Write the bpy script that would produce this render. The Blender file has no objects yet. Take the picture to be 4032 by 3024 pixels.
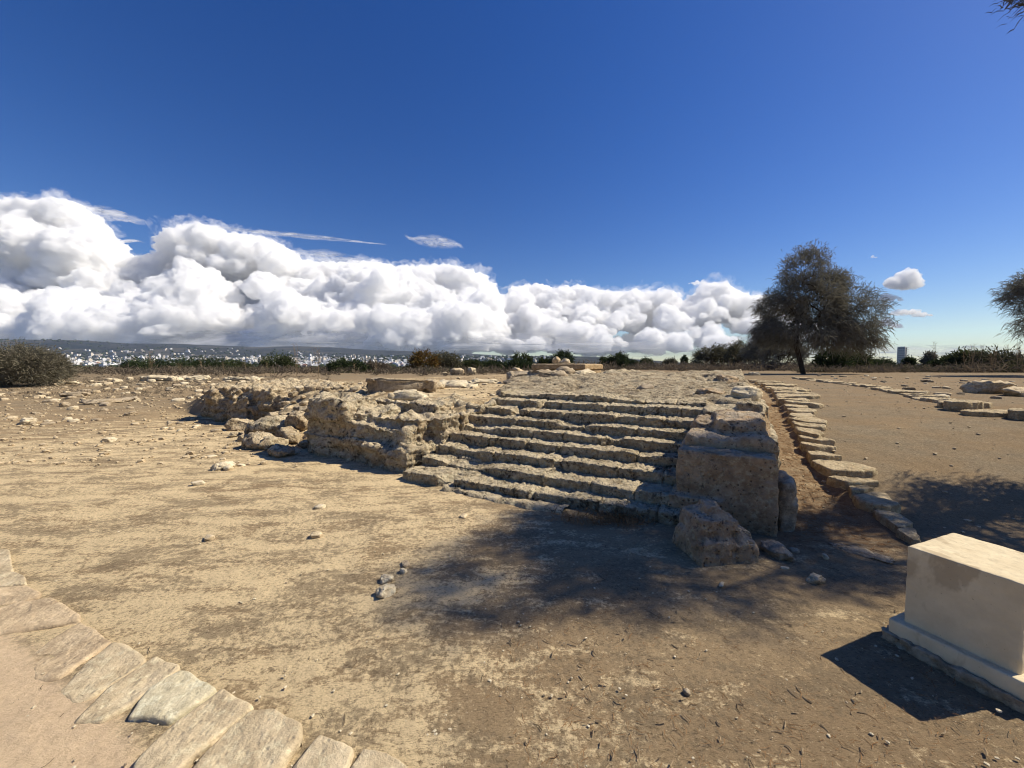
import bpy, bmesh, math, random
import numpy as np
from mathutils import Vector

R = math.radians
scene = bpy.context.scene
col = scene.collection
random.seed(7)
rng = np.random.default_rng(7)

# ------------------------------------------------------------------ camera
FPX, PITCH, EYE = 385.0, R(2.8), 1.6          # focal length in px of a 1024 px wide frame
cam_d = bpy.data.cameras.new("camera")
cam_d.sensor_width = 36.0
cam_d.lens = FPX / 1024 * 36.0
cam_d.clip_start = 0.05
cam_d.clip_end = 60000
cam = bpy.data.objects.new("camera", cam_d)
cam.location = (0, 0, EYE)
cam.rotation_euler = (R(90) - PITCH, 0, 0)
col.objects.link(cam)
scene.camera = cam

# ------------------------------------------------------------------ sky, sun, exposure
SUN_EL, SUN_AZ = R(45), R(80)               # azimuth from +Y towards +X
world = bpy.data.worlds.new("World")
scene.world = world
world.use_nodes = True
wn = world.node_tree
sky = wn.nodes.new("ShaderNodeTexSky")
sky.sky_type = 'NISHITA'
sky.sun_disc = False
sky.sun_elevation = SUN_EL
sky.sun_rotation = SUN_AZ
sky.altitude = 0
sky.air_density = 1.0
sky.dust_density = 0.25
sky.ozone_density = 3.0
bg = wn.nodes["Background"]
hsv = wn.nodes.new("ShaderNodeHueSaturation")
hsv.inputs['Saturation'].default_value = 1.36
hsv.inputs['Hue'].default_value = 0.518
hsv.inputs['Value'].default_value = 1.0
wn.links.new(sky.outputs[0], hsv.inputs['Color'])
wn.links.new(hsv.outputs[0], bg.inputs[0])
bg.inputs[1].default_value = 0.076

sun_d = bpy.data.lights.new("sun", 'SUN')
sun_d.energy = 4.9
sun_d.angle = R(0.5)
sun_d.color = (1.0, 0.915, 0.76)
sun = bpy.data.objects.new("sun", sun_d)
SD = Vector((math.sin(SUN_AZ) * math.cos(SUN_EL), math.cos(SUN_AZ) * math.cos(SUN_EL), math.sin(SUN_EL)))
sun.rotation_euler = SD.to_track_quat('Z', 'Y').to_euler()
col.objects.link(sun)

vs = scene.view_settings
vs.view_transform = 'Standard'
vs.look = 'None'
vs.gamma = 1.0
vs.exposure = 0.45
cy = scene.cycles
cy.max_bounces = 18
cy.diffuse_bounces = 4
cy.transparent_max_bounces = 12
cy.volume_bounces = 16
cy.use_denoising = True
cy.filter_width = 1.1

# ------------------------------------------------------------------ numeric noise
def _h(ix, iy, iz, s):
    n = (ix.astype(np.int64) * 374761393 + iy.astype(np.int64) * 668265263 + iz.astype(np.int64) * 2147483647 + s * 974634541) & 0xFFFFFFFF
    n = ((n ^ (n >> 13)) * 1274126177) & 0xFFFFFFFF
    n = ((n ^ (n >> 16)) * 2246822519) & 0xFFFFFFFF
    return n ^ (n >> 15)

def perlin(p, s=0):
    i = np.floor(p).astype(np.int64)
    f = p - i
    w = f * f * f * (f * (f * 6 - 15) + 10)
    out = np.zeros(len(p))
    for dx in (0, 1):
        wx = w[:, 0] if dx else 1 - w[:, 0]
        for dy in (0, 1):
            wy = w[:, 1] if dy else 1 - w[:, 1]
            for dz in (0, 1):
                wz = w[:, 2] if dz else 1 - w[:, 2]
                h = _h(i[:, 0] + dx, i[:, 1] + dy, i[:, 2] + dz, s)
                gx = ((h & 1023) / 511.5 - 1)
                gy = (((h >> 10) & 1023) / 511.5 - 1)
                gz = (((h >> 20) & 1023) / 511.5 - 1)
                out += wx * wy * wz * (gx * (f[:, 0] - dx) + gy * (f[:, 1] - dy) + gz * (f[:, 2] - dz))
    return out * 1.2

def fbm(p, octv=4, s=0, gain=0.5, lac=2.03):
    a, t = 1.0, np.zeros(len(p))
    for k in range(octv):
        t += a * perlin(p, s + k * 17)
        p = p * lac + 3.7
        a *= gain
    return t

def ridged(p, octv=3, s=0):
    a, t = 1.0, np.zeros(len(p))
    for k in range(octv):
        t += a * (1 - 2 * np.abs(perlin(p, s + k * 13)) * 1.6)
        p = p * 2.1 + 1.3
        a *= 0.5
    return t

def worley(p, s=0):
    i = np.floor(p).astype(np.int64)
    best = np.full(len(p), 9.0)
    for dx in (-1, 0, 1):
        for dy in (-1, 0, 1):
            for dz in (-1, 0, 1):
                c = i + np.array([dx, dy, dz])
                h = _h(c[:, 0], c[:, 1], c[:, 2], s)
                q = c + np.stack([(h & 1023), (h >> 10) & 1023, (h >> 20) & 1023], 1) / 1023.0
                best = np.minimum(best, ((p - q) ** 2).sum(1))
    return np.sqrt(best)

def sstep(x, a, b):
    t = np.clip((x - a) / (b - a + 1e-12), 0, 1)
    return t * t * (3 - 2 * t)

def P3(x, y, z=0.0):
    x = np.asarray(x, float)
    return np.stack([x, np.broadcast_to(y, x.shape), np.broadcast_to(z, x.shape)], 1)

# ------------------------------------------------------------------ the lie of the land
OX, OY = -1.43, 5.25                          # foot of the stair, left end
EUX, EUY = 0.869, -0.495                      # along the steps
EVX, EVY = 0.495, 0.869                       # up the stair

def uv(x, y):
    dx, dy = x - OX, y - OY
    return dx * EUX + dy * EUY, dx * EVX + dy * EVY

def xy(u, v):
    return OX + u * EUX + v * EVX, OY + u * EUY + v * EVY

_TU = [-10.6, -6.6, -5.6, -3.1, -2.7, -0.3, 0.0, 3.3, 3.5, 4.2]
_TA = [1.7, 1.7, 0.4, 0.4, 0.5, 0.5, 2.5, 2.5, 0.8, 0.8]
_TB = [2.4, 2.4, 2.4, 2.4, 2.0, 2.0, 3.0, 3.0, 2.2, 2.2]

# left row of kerb stones: a curve in plan, retaining the gravel path
KL = np.array([[3.4, 3.2], [3.55, 3.7], [3.72, 4.2], [3.9, 4.7], [4.1, 5.2], [4.27, 5.6], [4.46, 6.0], [5.0, 6.9], [5.6, 7.9], [6.5, 9.4], [7.5, 11.0], [8.8, 13.4], [10.2, 16.2], [11.8, 20], [13, 24]])
KR = np.array([[8.9, 4.6], [8.8, 6.6], [8.7, 7.1], [8.8, 7.6], [9.4, 8.8], [10.8, 11.2], [12.3, 14.0], [13.2, 16.5], [14.5, 20], [16, 25]])

def kerb_x(y, K):
    return np.interp(y, K[:, 1], K[:, 0])

def hills_top(px):
    return np.interp(px, [-400, 0, 28, 80, 130, 180, 230, 260, 300, 330, 370, 420, 470, 500, 530, 560, 610, 650, 1100],
                     [341, 340.3, 340.0, 340.2, 343.5, 344.0, 346, 347.2, 346.2, 347.2, 350, 351.5, 353.6, 355.5, 357.6, 361, 362.5, 364, 366])

def terrain(x, y):
    x = np.asarray(x, float); y = np.asarray(y, float)
    shp = x.shape
    x = x.ravel(); y = y.ravel()
    u, v = uv(x, y)
    a = np.interp(u, _TU, _TA); b = np.interp(u, _TU, _TB)
    plat = 0.95 * sstep(v, a, b)
    field = np.clip(0.032 * (y - 8), 0, 0.8)
    wl = sstep(u, -13.5, -10.4)
    plat = field * (1 - wl) + np.maximum(plat, 0) * wl
    ramp = np.interp(y, [3.0, 3.7, 4.3, 5, 6, 8, 12, 20, 28, 60], [0, .03, .16, .36, .60, .78, .86, .90, .95, 1.0])
    xk = kerb_x(y, KL)
    gap = 0.085 * (1 - sstep(x, xk - 0.12, xk + 0.10)) * sstep(y, 3.2, 4.2) * (1 - sstep(y, 13, 20))
    right = ramp - gap
    wr = sstep(u, 4.24, 4.42)
    z = plat * (1 - wr) + right * wr
    r = np.hypot(x, y)
    # far country
    dep = np.maximum(y, 1.0)
    px = 512 + FPX * x / dep
    lf = sstep(-px, -760.0, -560.0)
    dq = np.where(y > 0, np.maximum(y, 0.62 * r), r)
    far = np.interp(dq, [45, 100, 300, 900, 1500, 2500, 3500, 4500, 9000], [.9, .4, -4, -9, 6, 46, 84, 96, 90])
    farR = np.interp(r, [45, 100, 300, 900, 9000], [1.0, .9, .4, -2, -9])
    far = far * lf + farR * (1 - lf)
    hr = np.maximum((365 - hills_top(px)) / FPX * dep + 1.6, -9)
    front = (y > 0)
    n1 = fbm(P3(x / 900, y / 900), 4, 91)
    crest = np.exp(-((r - 5300) / 900.0) ** 2)
    h_h = far + np.maximum(hr - far, 0) * crest * front
    h_h = h_h + (np.exp(-((r - 4300) / 600.0) ** 2)) * np.maximum(hr - far, 0) * np.clip(0.28 + 0.55 * n1, 0, .8) * front
    k = sstep(r, 40, 90)
    z = z * (1 - k) + h_h * k
    return z.reshape(shp)

_c, _s = math.cos(PITCH), math.sin(PITCH)
def ray(px, py):
    dx, dy = (px - 512) / FPX, (384 - py) / FPX
    return np.array([dx, _c + _s * dy, -_s + _c * dy])

def at_z(px, py, z):
    d = ray(px, py); t = (z - EYE) / d[2]
    return np.array([d[0] * t, d[1] * t, z])

def at_d(px, py, dep):
    d = ray(px, py); t = dep / d[1]
    return np.array([d[0] * t, dep, EYE + d[2] * t])

def on_ground(px, py, lift=0.0):
    d = ray(px, py)
    ts = np.concatenate([np.arange(0.8, 12, 0.02), np.arange(12, 90, 0.2)])
    h = EYE + d[2] * ts - lift - terrain(d[0] * ts, d[1] * ts)
    w = np.nonzero(h <= 0)[0]
    if len(w) == 0:
        t = 60.0
    else:
        k = max(w[0], 1)
        t = ts[k - 1] + (ts[k] - ts[k - 1]) * h[k - 1] / max(h[k - 1] - h[k], 1e-9)
    p = d * t
    return np.array([p[0], p[1], EYE + p[2]])

def gz(x, y):
    return float(terrain(np.array([x]), np.array([y]))[0])

# ------------------------------------------------------------------ object helpers
def tag(o, label=None, cat=None, group=None, kind=None):
    if label: o['label'] = label
    if cat: o['category'] = cat
    if group: o['group'] = group
    if kind: o['kind'] = kind
    return o

def mesh(name, V, Fc, mat=None, parent=None, smooth=True):
    me = bpy.data.meshes.new(name)
    V = np.asarray(V, dtype=np.float32)
    if isinstance(Fc, np.ndarray):
        nf, k = Fc.shape
        me.vertices.add(len(V)); me.vertices.foreach_set("co", V.ravel())
        me.loops.add(nf * k); me.loops.foreach_set("vertex_index", Fc.astype(np.int32).ravel())
        me.polygons.add(nf)
        me.polygons.foreach_set("loop_start", np.arange(0, nf * k, k, dtype=np.int32))
        me.update(calc_edges=True)
    else:
        me.from_pydata(V.tolist(), [], [tuple(f) for f in Fc])
    me.polygons.foreach_set("use_smooth", np.full(len(me.polygons), smooth))
    me.validate()
    if mat: me.materials.append(mat)
    o = bpy.data.objects.new(name, me)
    col.objects.link(o)
    if parent is not None: o.parent = parent
    return o

def empty(name, loc=(0, 0, 0)):
    o = bpy.data.objects.new(name, None)
    o.location = loc
    col.objects.link(o)
    return o

def grid_faces(n, m, wrap=False):
    """n rows by m columns of vertices"""
    i, j = np.meshgrid(np.arange(n - 1), np.arange(m if wrap else m - 1), indexing='ij')
    j2 = (j + 1) % m
    return np.stack([i * m + j, i * m + j2, (i + 1) * m + j2, (i + 1) * m + j], -1).reshape(-1, 4)

_ico = {}
def ico(sub):
    if sub not in _ico:
        bm = bmesh.new()
        bmesh.ops.create_icosphere(bm, subdivisions=sub, radius=1.0)
        V = np.array([v.co[:] for v in bm.verts]); F = np.array([[v.index for v in f.verts] for f in bm.faces])
        bm.free(); _ico[sub] = (V, F)
    return _ico[sub]

def rock_arrays(size, seed, sub=4, rough=0.16, box=0.6, cuts=7, fine=0.05):
    V, F = ico(sub)
    rg = np.random.default_rng(seed)
    p = np.sign(V) * np.abs(V) ** box
    p = p / np.abs(p).max(0)
    for k in range(cuts):
        n = rg.normal(size=3); n /= np.linalg.norm(n)
        d = rg.uniform(0.72, 1.0)
        over = np.maximum(p @ n - d, 0)
        p = p - over[:, None] * n * 0.9
    q = p + rg.uniform(0, 50, 3)
    dirn = p / np.maximum(np.linalg.norm(p, axis=1, keepdims=True), 1e-6)
    p = p + dirn * (rough * fbm(q * 1.3, 3, seed % 97) + fine * fbm(q * 6, 3, seed % 89 + 5))[:, None]
    return p * np.array(size) * 0.5, F

def remesh_boxes(boxes, voxel):
    """union of boxes (centre, half size, yaw) in any frame -> vertices, faces, normals"""
    bm = bmesh.new()
    for b in boxes:
        c, hs = b[0], b[1]
        yaw = b[2] if len(b) > 2 else 0.0
        tp = b[3] if len(b) > 3 else 1.0        # taper of the top
        r = bmesh.ops.create_cube(bm, size=2.0)
        cs, sn = math.cos(yaw), math.sin(yaw)
        for v in r['verts']:
            k = tp if v.co.z > 0 else 1.0
            x, y, z = v.co.x * hs[0] * k, v.co.y * hs[1] * k, v.co.z * hs[2]
            v.co = (c[0] + x * cs - y * sn, c[1] + x * sn + y * cs, c[2] + z)
    me = bpy.data.meshes.new("tmp"); bm.to_mesh(me); bm.free()
    o = bpy.data.objects.new("tmp", me); col.objects.link(o)
    m = o.modifiers.new("r", 'REMESH'); m.mode = 'VOXEL'; m.voxel_size = voxel
    dg = bpy.context.evaluated_depsgraph_get(); dg.update()
    ev = o.evaluated_get(dg).to_mesh()
    V = np.empty(len(ev.vertices) * 3); ev.vertices.foreach_get("co", V); V = V.reshape(-1, 3)
    F = [tuple(p.vertices) for p in ev.polygons]
    o.evaluated_get(dg).to_mesh_clear()
    bpy.data.objects.remove(o); bpy.data.meshes.remove(me)
    E = np.array([(f[k], f[(k + 1) % len(f)]) for f in F for k in range(len(f))])
    F = np.array([f if len(f) == 4 else (f[0], f[1], f[2], f[2]) for f in F])
    return V, F, E

def smooth_verts(V, E, it):
    n = np.bincount(E[:, 0], minlength=len(V)) + np.bincount(E[:, 1], minlength=len(V))
    for _ in range(it):
        S = np.zeros_like(V)
        np.add.at(S, E[:, 0], V[E[:, 1]]); np.add.at(S, E[:, 1], V[E[:, 0]])
        V = 0.5 * V + 0.5 * S / np.maximum(n, 1)[:, None]
    return V

def normals(V, F):
    fn = np.cross(V[F[:, 2]] - V[F[:, 0]], V[F[:, -1]] - V[F[:, 1]])
    N = np.zeros_like(V)
    for k in range(F.shape[1]):
        np.add.at(N, F[:, k], fn)
    return N / np.maximum(np.linalg.norm(N, axis=1, keepdims=True), 1e-9)

def weather(V, F, seed=0, big=0.05, mid=0.03, pit=0.03, fine=0.008, sc=1.0, strata=0.015):
    N = normals(V, F)
    p = V * sc
    d = big * fbm(p * 2.2 + seed, 3, seed) + mid * fbm(p * 7, 3, seed + 3)
    w = worley(p * 9 + seed, seed)
    d -= pit * np.clip(1 - w / 0.42, 0, 1) ** 0.7
    w2 = worley(p * 22 + seed, seed + 9)
    d -= pit * 0.45 * np.clip(1 - w2 / 0.4, 0, 1)
    d += fine * fbm(p * 30, 2, seed + 8)
    lay = perlin(np.stack([p[:, 0] * 1.2, p[:, 1] * 1.2, p[:, 2] * 11], 1), seed + 4)
    d += strata * lay * (1 - np.abs(N[:, 2]))
    return V + N * d[:, None]

def place(V, loc, yaw=0.0, tilt=(0, 0)):
    cx, sx = math.cos(tilt[0]), math.sin(tilt[0]); cyy, sy = math.cos(tilt[1]), math.sin(tilt[1])
    V = np.stack([V[:, 0], V[:, 1] * cx - V[:, 2] * sx, V[:, 1] * sx + V[:, 2] * cx], 1)
    V = np.stack([V[:, 0] * cyy + V[:, 2] * sy, V[:, 1], -V[:, 0] * sy + V[:, 2] * cyy], 1)
    c, s = math.cos(yaw), math.sin(yaw)
    return np.stack([V[:, 0] * c - V[:, 1] * s, V[:, 0] * s + V[:, 1] * c, V[:, 2]], 1) + np.array(loc)

UVYAW = math.atan2(EUY, EUX)
def from_uv(V):
    x, y = xy(V[:, 0], V[:, 1])
    return np.stack([x, y, V[:, 2]], 1)

def origin_to(o, loc):
    """put the object's origin at loc, keeping the mesh where it is"""
    me = o.data
    V = np.empty(len(me.vertices) * 3, np.float32); me.vertices.foreach_get("co", V)
    V = V.reshape(-1, 3) - np.array(loc, np.float32)
    me.vertices.foreach_set("co", V.ravel()); me.update()
    o.location = loc
    return o

# ------------------------------------------------------------------ materials
class NT:
    def __init__(s, name):
        s.m = bpy.data.materials.new(name); s.m.use_nodes = True
        s.t = s.m.node_tree; s.t.nodes.clear()
        s.out = s.n("ShaderNodeOutputMaterial")
    def n(s, typ, **kw):
        nd = s.t.nodes.new(typ)
        for k, v in kw.items(): setattr(nd, k, v)
        return nd
    def l(s, a, b): s.t.links.new(a, b)
    def pos(s, scale=(1, 1, 1), rot=(0, 0, 0)):
        g = s.n("ShaderNodeNewGeometry"); mp = s.n("ShaderNodeMapping")
        mp.inputs['Scale'].default_value = scale; mp.inputs['Rotation'].default_value = rot
        s.l(g.outputs['Position'], mp.inputs['Vector']); return mp.outputs[0]
    def noise(s, vec, scale, detail=6, rough=0.55, dist=0.0):
        nd = s.n("ShaderNodeTexNoise"); nd.inputs['Scale'].default_value = scale
        nd.inputs['Detail'].default_value = detail; nd.inputs['Roughness'].default_value = rough
        nd.inputs['Distortion'].default_value = dist
        s.l(vec, nd.inputs['Vector']); return nd.outputs['Fac']
    def vor(s, vec, scale, feature='F1', rand=1.0):
        nd = s.n("ShaderNodeTexVoronoi"); nd.feature = feature; nd.inputs['Scale'].default_value = scale
        nd.inputs['Randomness'].default_value = rand
        s.l(vec, nd.inputs['Vector']); return nd.outputs['Distance']
    def ramp(s, fac, stops):
        nd = s.n("ShaderNodeValToRGB"); e = nd.color_ramp.elements
        while len(e) < len(stops): e.new(0.5)
        for k, (p, c) in enumerate(stops):
            e[k].position = p
            e[k].color = (c, c, c, 1) if not isinstance(c, (tuple, list)) else (*c, 1)
        s.l(fac, nd.inputs[0]); return nd.outputs[0]
    def mix(s, fac, a, b, mode='MIX'):
        nd = s.n("ShaderNodeMix"); nd.data_type = 'RGBA'; nd.blend_type = mode
        for sock, val in ((nd.inputs[0], fac), (nd.inputs[6], a), (nd.inputs[7], b)):
            if hasattr(val, 'is_linked'): s.l(val, sock)
            elif isinstance(val, (tuple, list)): sock.default_value = (*val, 1)
            else: sock.default_value = val
        return nd.outputs[2]
    def math(s, op, a, b=0.0):
        nd = s.n("ShaderNodeMath"); nd.operation = op
        for sock, val in ((nd.inputs[0], a), (nd.inputs[1], b)):
            if hasattr(val, 'is_linked'): s.l(val, sock)
            else: sock.default_value = val
        return nd.outputs[0]
    def bump(s, h, strength=0.5, dist=0.02, prev=None):
        nd = s.n("ShaderNodeBump"); nd.inputs['Strength'].default_value = strength; nd.inputs['Distance'].default_value = dist
        s.l(h, nd.inputs['Height'])
        if prev: s.l(prev, nd.inputs['Normal'])
        return nd.outputs[0]
    def bsdf(s, colr, rough=0.9, normal=None, spec=0.15, warm=None):
        b = s.n("ShaderNodeBsdfPrincipled")
        if warm: colr = s.mix(1.0, colr, warm, 'MULTIPLY')
        if hasattr(colr, 'is_linked'): s.l(colr, b.inputs['Base Color'])
        else: b.inputs['Base Color'].default_value = (*colr, 1)
        b.inputs['Roughness'].default_value = rough
        b.inputs['Specular IOR Level'].default_value = spec
        if normal: s.l(normal, b.inputs['Normal'])
        s.l(b.outputs[0], s.out.inputs['Surface']); return b

def stone_mat(name, warm, pale, dark=(0.04, 0.034, 0.026), lichen=0.5, thr=0.55, top=0.6, bumpy=1.0, sc=1.0, topcol=(0.68, 0.585, 0.43), pit=0.8):
    m = NT(name); p = m.pos()
    c = m.mix(m.ramp(m.noise(p, 1.6 * sc, 8, 0.6), [(0.36, 0), (0.66, 1)]), warm, pale)
    c = m.mix(m.ramp(m.noise(p, 7 * sc, 8, 0.65), [(0.40, 0.0), (0.62, 0.7)]), c, tuple(0.5 * a for a in warm))
    c = m.mix(m.ramp(m.noise(p, 19 * sc, 6, 0.7), [(0.50, 0.0), (0.66, 0.6)]), c, tuple(min(1.35 * a, .7) for a in pale))
    # bleached, lichen-crusted upper faces
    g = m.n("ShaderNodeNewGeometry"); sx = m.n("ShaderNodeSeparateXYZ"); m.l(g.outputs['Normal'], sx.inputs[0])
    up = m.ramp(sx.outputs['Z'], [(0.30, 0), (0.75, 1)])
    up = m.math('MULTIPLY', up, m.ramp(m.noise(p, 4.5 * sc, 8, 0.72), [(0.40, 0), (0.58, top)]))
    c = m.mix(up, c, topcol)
    # dark lichen blotches
    bl = m.ramp(m.noise(p, 13 * sc, 7, 0.74, 0.4), [(thr, 0), (thr + 0.06, 1)])
    bl = m.math('MULTIPLY', bl, m.ramp(m.noise(p, 2.1 * sc, 4, 0.6), [(0.38, 0), (0.58, lichen)]))
    c = m.mix(bl, c, dark)
    pv = m.vor(p, 24 * sc)
    pits = m.ramp(pv, [(0.12, 1), (0.26, 0)])
    pm = m.math('MULTIPLY', pits, m.ramp(m.noise(p, 4 * sc, 4), [(0.44, 0), (0.56, pit)]))
    c = m.mix(pm, c, tuple(0.22 * a for a in warm))
    h = m.math('ADD', m.noise(p, 24 * sc, 8, 0.7), m.math('MULTIPLY', m.ramp(pv, [(0.0, 0), (0.3, 1)]), 0.7))
    n = m.bump(m.noise(p, 6 * sc, 8, 0.65), 0.7 * bumpy, 0.08)
    n = m.bump(h, 0.9 * bumpy, 0.03, n)
    m.bsdf(c, 0.95, n, 0.1, (1.04, 1.0, 0.90))
    return m.m

M = {}
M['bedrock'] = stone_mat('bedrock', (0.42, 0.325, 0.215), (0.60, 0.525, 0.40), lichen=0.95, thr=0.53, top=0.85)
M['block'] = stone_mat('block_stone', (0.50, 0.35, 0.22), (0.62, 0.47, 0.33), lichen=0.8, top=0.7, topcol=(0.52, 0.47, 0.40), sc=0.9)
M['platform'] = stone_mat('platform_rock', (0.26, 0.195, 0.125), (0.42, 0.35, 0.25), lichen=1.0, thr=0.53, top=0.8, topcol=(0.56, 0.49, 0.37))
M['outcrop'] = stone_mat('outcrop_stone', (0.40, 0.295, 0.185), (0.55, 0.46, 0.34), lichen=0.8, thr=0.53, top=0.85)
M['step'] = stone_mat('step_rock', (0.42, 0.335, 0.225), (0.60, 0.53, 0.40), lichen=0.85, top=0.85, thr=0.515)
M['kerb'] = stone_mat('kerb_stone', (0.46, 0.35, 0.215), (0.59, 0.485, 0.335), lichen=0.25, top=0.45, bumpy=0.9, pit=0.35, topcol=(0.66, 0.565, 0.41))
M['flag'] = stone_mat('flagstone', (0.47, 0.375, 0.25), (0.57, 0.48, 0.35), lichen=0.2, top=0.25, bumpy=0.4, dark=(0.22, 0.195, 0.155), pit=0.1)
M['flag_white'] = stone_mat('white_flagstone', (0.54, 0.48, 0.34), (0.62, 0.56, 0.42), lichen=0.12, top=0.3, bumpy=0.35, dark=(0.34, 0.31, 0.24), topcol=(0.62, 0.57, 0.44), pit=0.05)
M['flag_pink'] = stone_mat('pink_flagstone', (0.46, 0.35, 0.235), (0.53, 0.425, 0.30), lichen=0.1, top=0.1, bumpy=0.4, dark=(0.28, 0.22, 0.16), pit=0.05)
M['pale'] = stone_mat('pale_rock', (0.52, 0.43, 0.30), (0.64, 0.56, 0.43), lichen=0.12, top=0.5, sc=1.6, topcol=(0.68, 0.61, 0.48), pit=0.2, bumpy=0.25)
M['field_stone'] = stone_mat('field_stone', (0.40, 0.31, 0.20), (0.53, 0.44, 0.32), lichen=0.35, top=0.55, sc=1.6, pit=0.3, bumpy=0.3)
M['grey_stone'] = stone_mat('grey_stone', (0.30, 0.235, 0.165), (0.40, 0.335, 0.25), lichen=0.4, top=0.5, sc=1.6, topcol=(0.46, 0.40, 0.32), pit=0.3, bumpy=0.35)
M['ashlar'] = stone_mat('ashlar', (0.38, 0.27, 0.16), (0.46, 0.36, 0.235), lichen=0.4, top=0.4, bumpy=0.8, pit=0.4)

# ------------------------------------------------------------------ ground
def ground_mat():
    m = NT("dry_earth")
    p = m.pos()
    at = m.n("ShaderNodeAttribute", attribute_name="zone")       # r: gravel, g: red litter, b: bleached sand, cut where tree shade is painted
    sp = m.n("ShaderNodeSeparateColor"); m.l(at.outputs['Color'], sp.inputs[0])
    pst = m.pos((1.0, 2.4, 1.0), (0, 0, R(-14)))
    big = m.noise(pst, 0.45, 6, 0.6, 0.3)
    mid = m.noise(pst, 1.9, 9, 0.72, 0.5)
    fin = m.noise(p, 34, 8, 0.78)
    c = m.mix(m.ramp(big, [(0.38, 0), (0.62, 1)]), (0.29, 0.215, 0.138), (0.37, 0.285, 0.185))
    # pale bare soil shows between the brown crust
    bare = m.math('ADD', m.math('MULTIPLY', mid, 0.8), m.math('MULTIPLY', fin, 0.62))
    bare = m.math('ADD', bare, m.math('MULTIPLY', big, 0.25))
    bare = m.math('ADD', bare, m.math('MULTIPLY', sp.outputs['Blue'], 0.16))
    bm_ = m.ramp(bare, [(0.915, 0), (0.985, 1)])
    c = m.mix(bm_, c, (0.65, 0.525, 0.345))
    crust = m.ramp(m.math('ADD', m.noise(pst, 1.2, 9, 0.74, 0.6), m.math('MULTIPLY', m.math('SUBTRACT', m.noise(p, 22, 7, 0.8), 0.5), 0.8)), [(0.49, 0), (0.58, 0.75)])
    c = m.mix(crust, c, (0.215, 0.170, 0.118))
    # gravel of the path
    gr = m.mix(m.ramp(m.noise(p, 30, 6, 0.8), [(0.35, 0), (0.65, 1)]), (0.13, 0.108, 0.080), (0.29, 0.24, 0.175))
    gr = m.mix(m.ramp(m.noise(pst, 0.7, 7, .65), [(0.42, 0), (0.62, 0.6)]), gr, (0.27, 0.185, 0.105))
    c = m.mix(sp.outputs['Red'], c, gr)
    # red-brown needle litter
    rd = m.math('MULTIPLY', sp.outputs['Green'], m.ramp(m.noise(p, 9, 8, 0.75), [(0.42, 0.05), (0.62, 0.85)]))
    c = m.mix(rd, c, (0.17, 0.095, 0.05))
    # crumbs, needles and grains
    sk = m.pos((1.0, 3.2, 1.0), (0, 0, R(-32)))
    cr = m.ramp(m.noise(sk, 40, 6, 0.85), [(0.55, 0), (0.62, 0.9)])
    c = m.mix(cr, c, (0.085, 0.06, 0.036))
    cr2 = m.ramp(m.noise(p, 62, 5, 0.85), [(0.59, 0), (0.66, 0.85)])
    c = m.mix(cr2, c, (0.62, 0.50, 0.34))
    c = m.mix(m.ramp(fin, [(0.32, 0.55), (0.46, 0)]), c, (0.095, 0.07, 0.042))
    # the old path: pale pinkish trodden sand
    pz = m.ramp(m.math('ADD', at.outputs['Alpha'], m.math('MULTIPLY', m.math('SUBTRACT', mid, 0.5), 0.7)), [(0.40, 0), (0.62, 1)])
    c = m.mix(m.math('MULTIPLY', pz, 0.86), c, m.mix(m.ramp(fin, [(0.35, 0), (0.6, 1)]), (0.60, 0.455, 0.315), (0.72, 0.565, 0.41)))
    # far country: dark scrub and pale terraces, cloud shade darkened into the colour
    g = m.n("ShaderNodeNewGeometry"); ln = m.n("ShaderNodeVectorMath", operation='LENGTH')
    m.l(g.outputs['Position'], ln.inputs[0])
    farp = m.pos((1, 1, 1))
    fc = m.mix(m.ramp(m.noise(farp, 0.006, 8, 0.7), [(0.42, 0), (0.62, 1)]), (0.012, 0.017, 0.020), (0.036, 0.037, 0.036))
    fc = m.mix(m.ramp(m.noise(farp, 0.0023, 6, 0.6), [(0.54, 0), (0.62, 0.5)]), fc, (0.10, 0.09, 0.075))
    fr = m.math('MINIMUM', m.math('MAXIMUM', m.math('DIVIDE', m.math('SUBTRACT', ln.outputs['Value'], 45.0), 60.0), 0.0), 1.0)
    c = m.mix(fr, c, fc)
    n = m.bump(m.noise(p, 14, 8, 0.7), 0.5, 0.03)
    n = m.bump(m.math('ADD', fin, m.math('MULTIPLY', m.noise(sk, 70, 4, 0.8), 0.8)), 0.85, 0.016, n)
    m.bsdf(c, 0.97, n, 0.05, (1.06, 1.02, 0.91))
    return m.m

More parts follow.
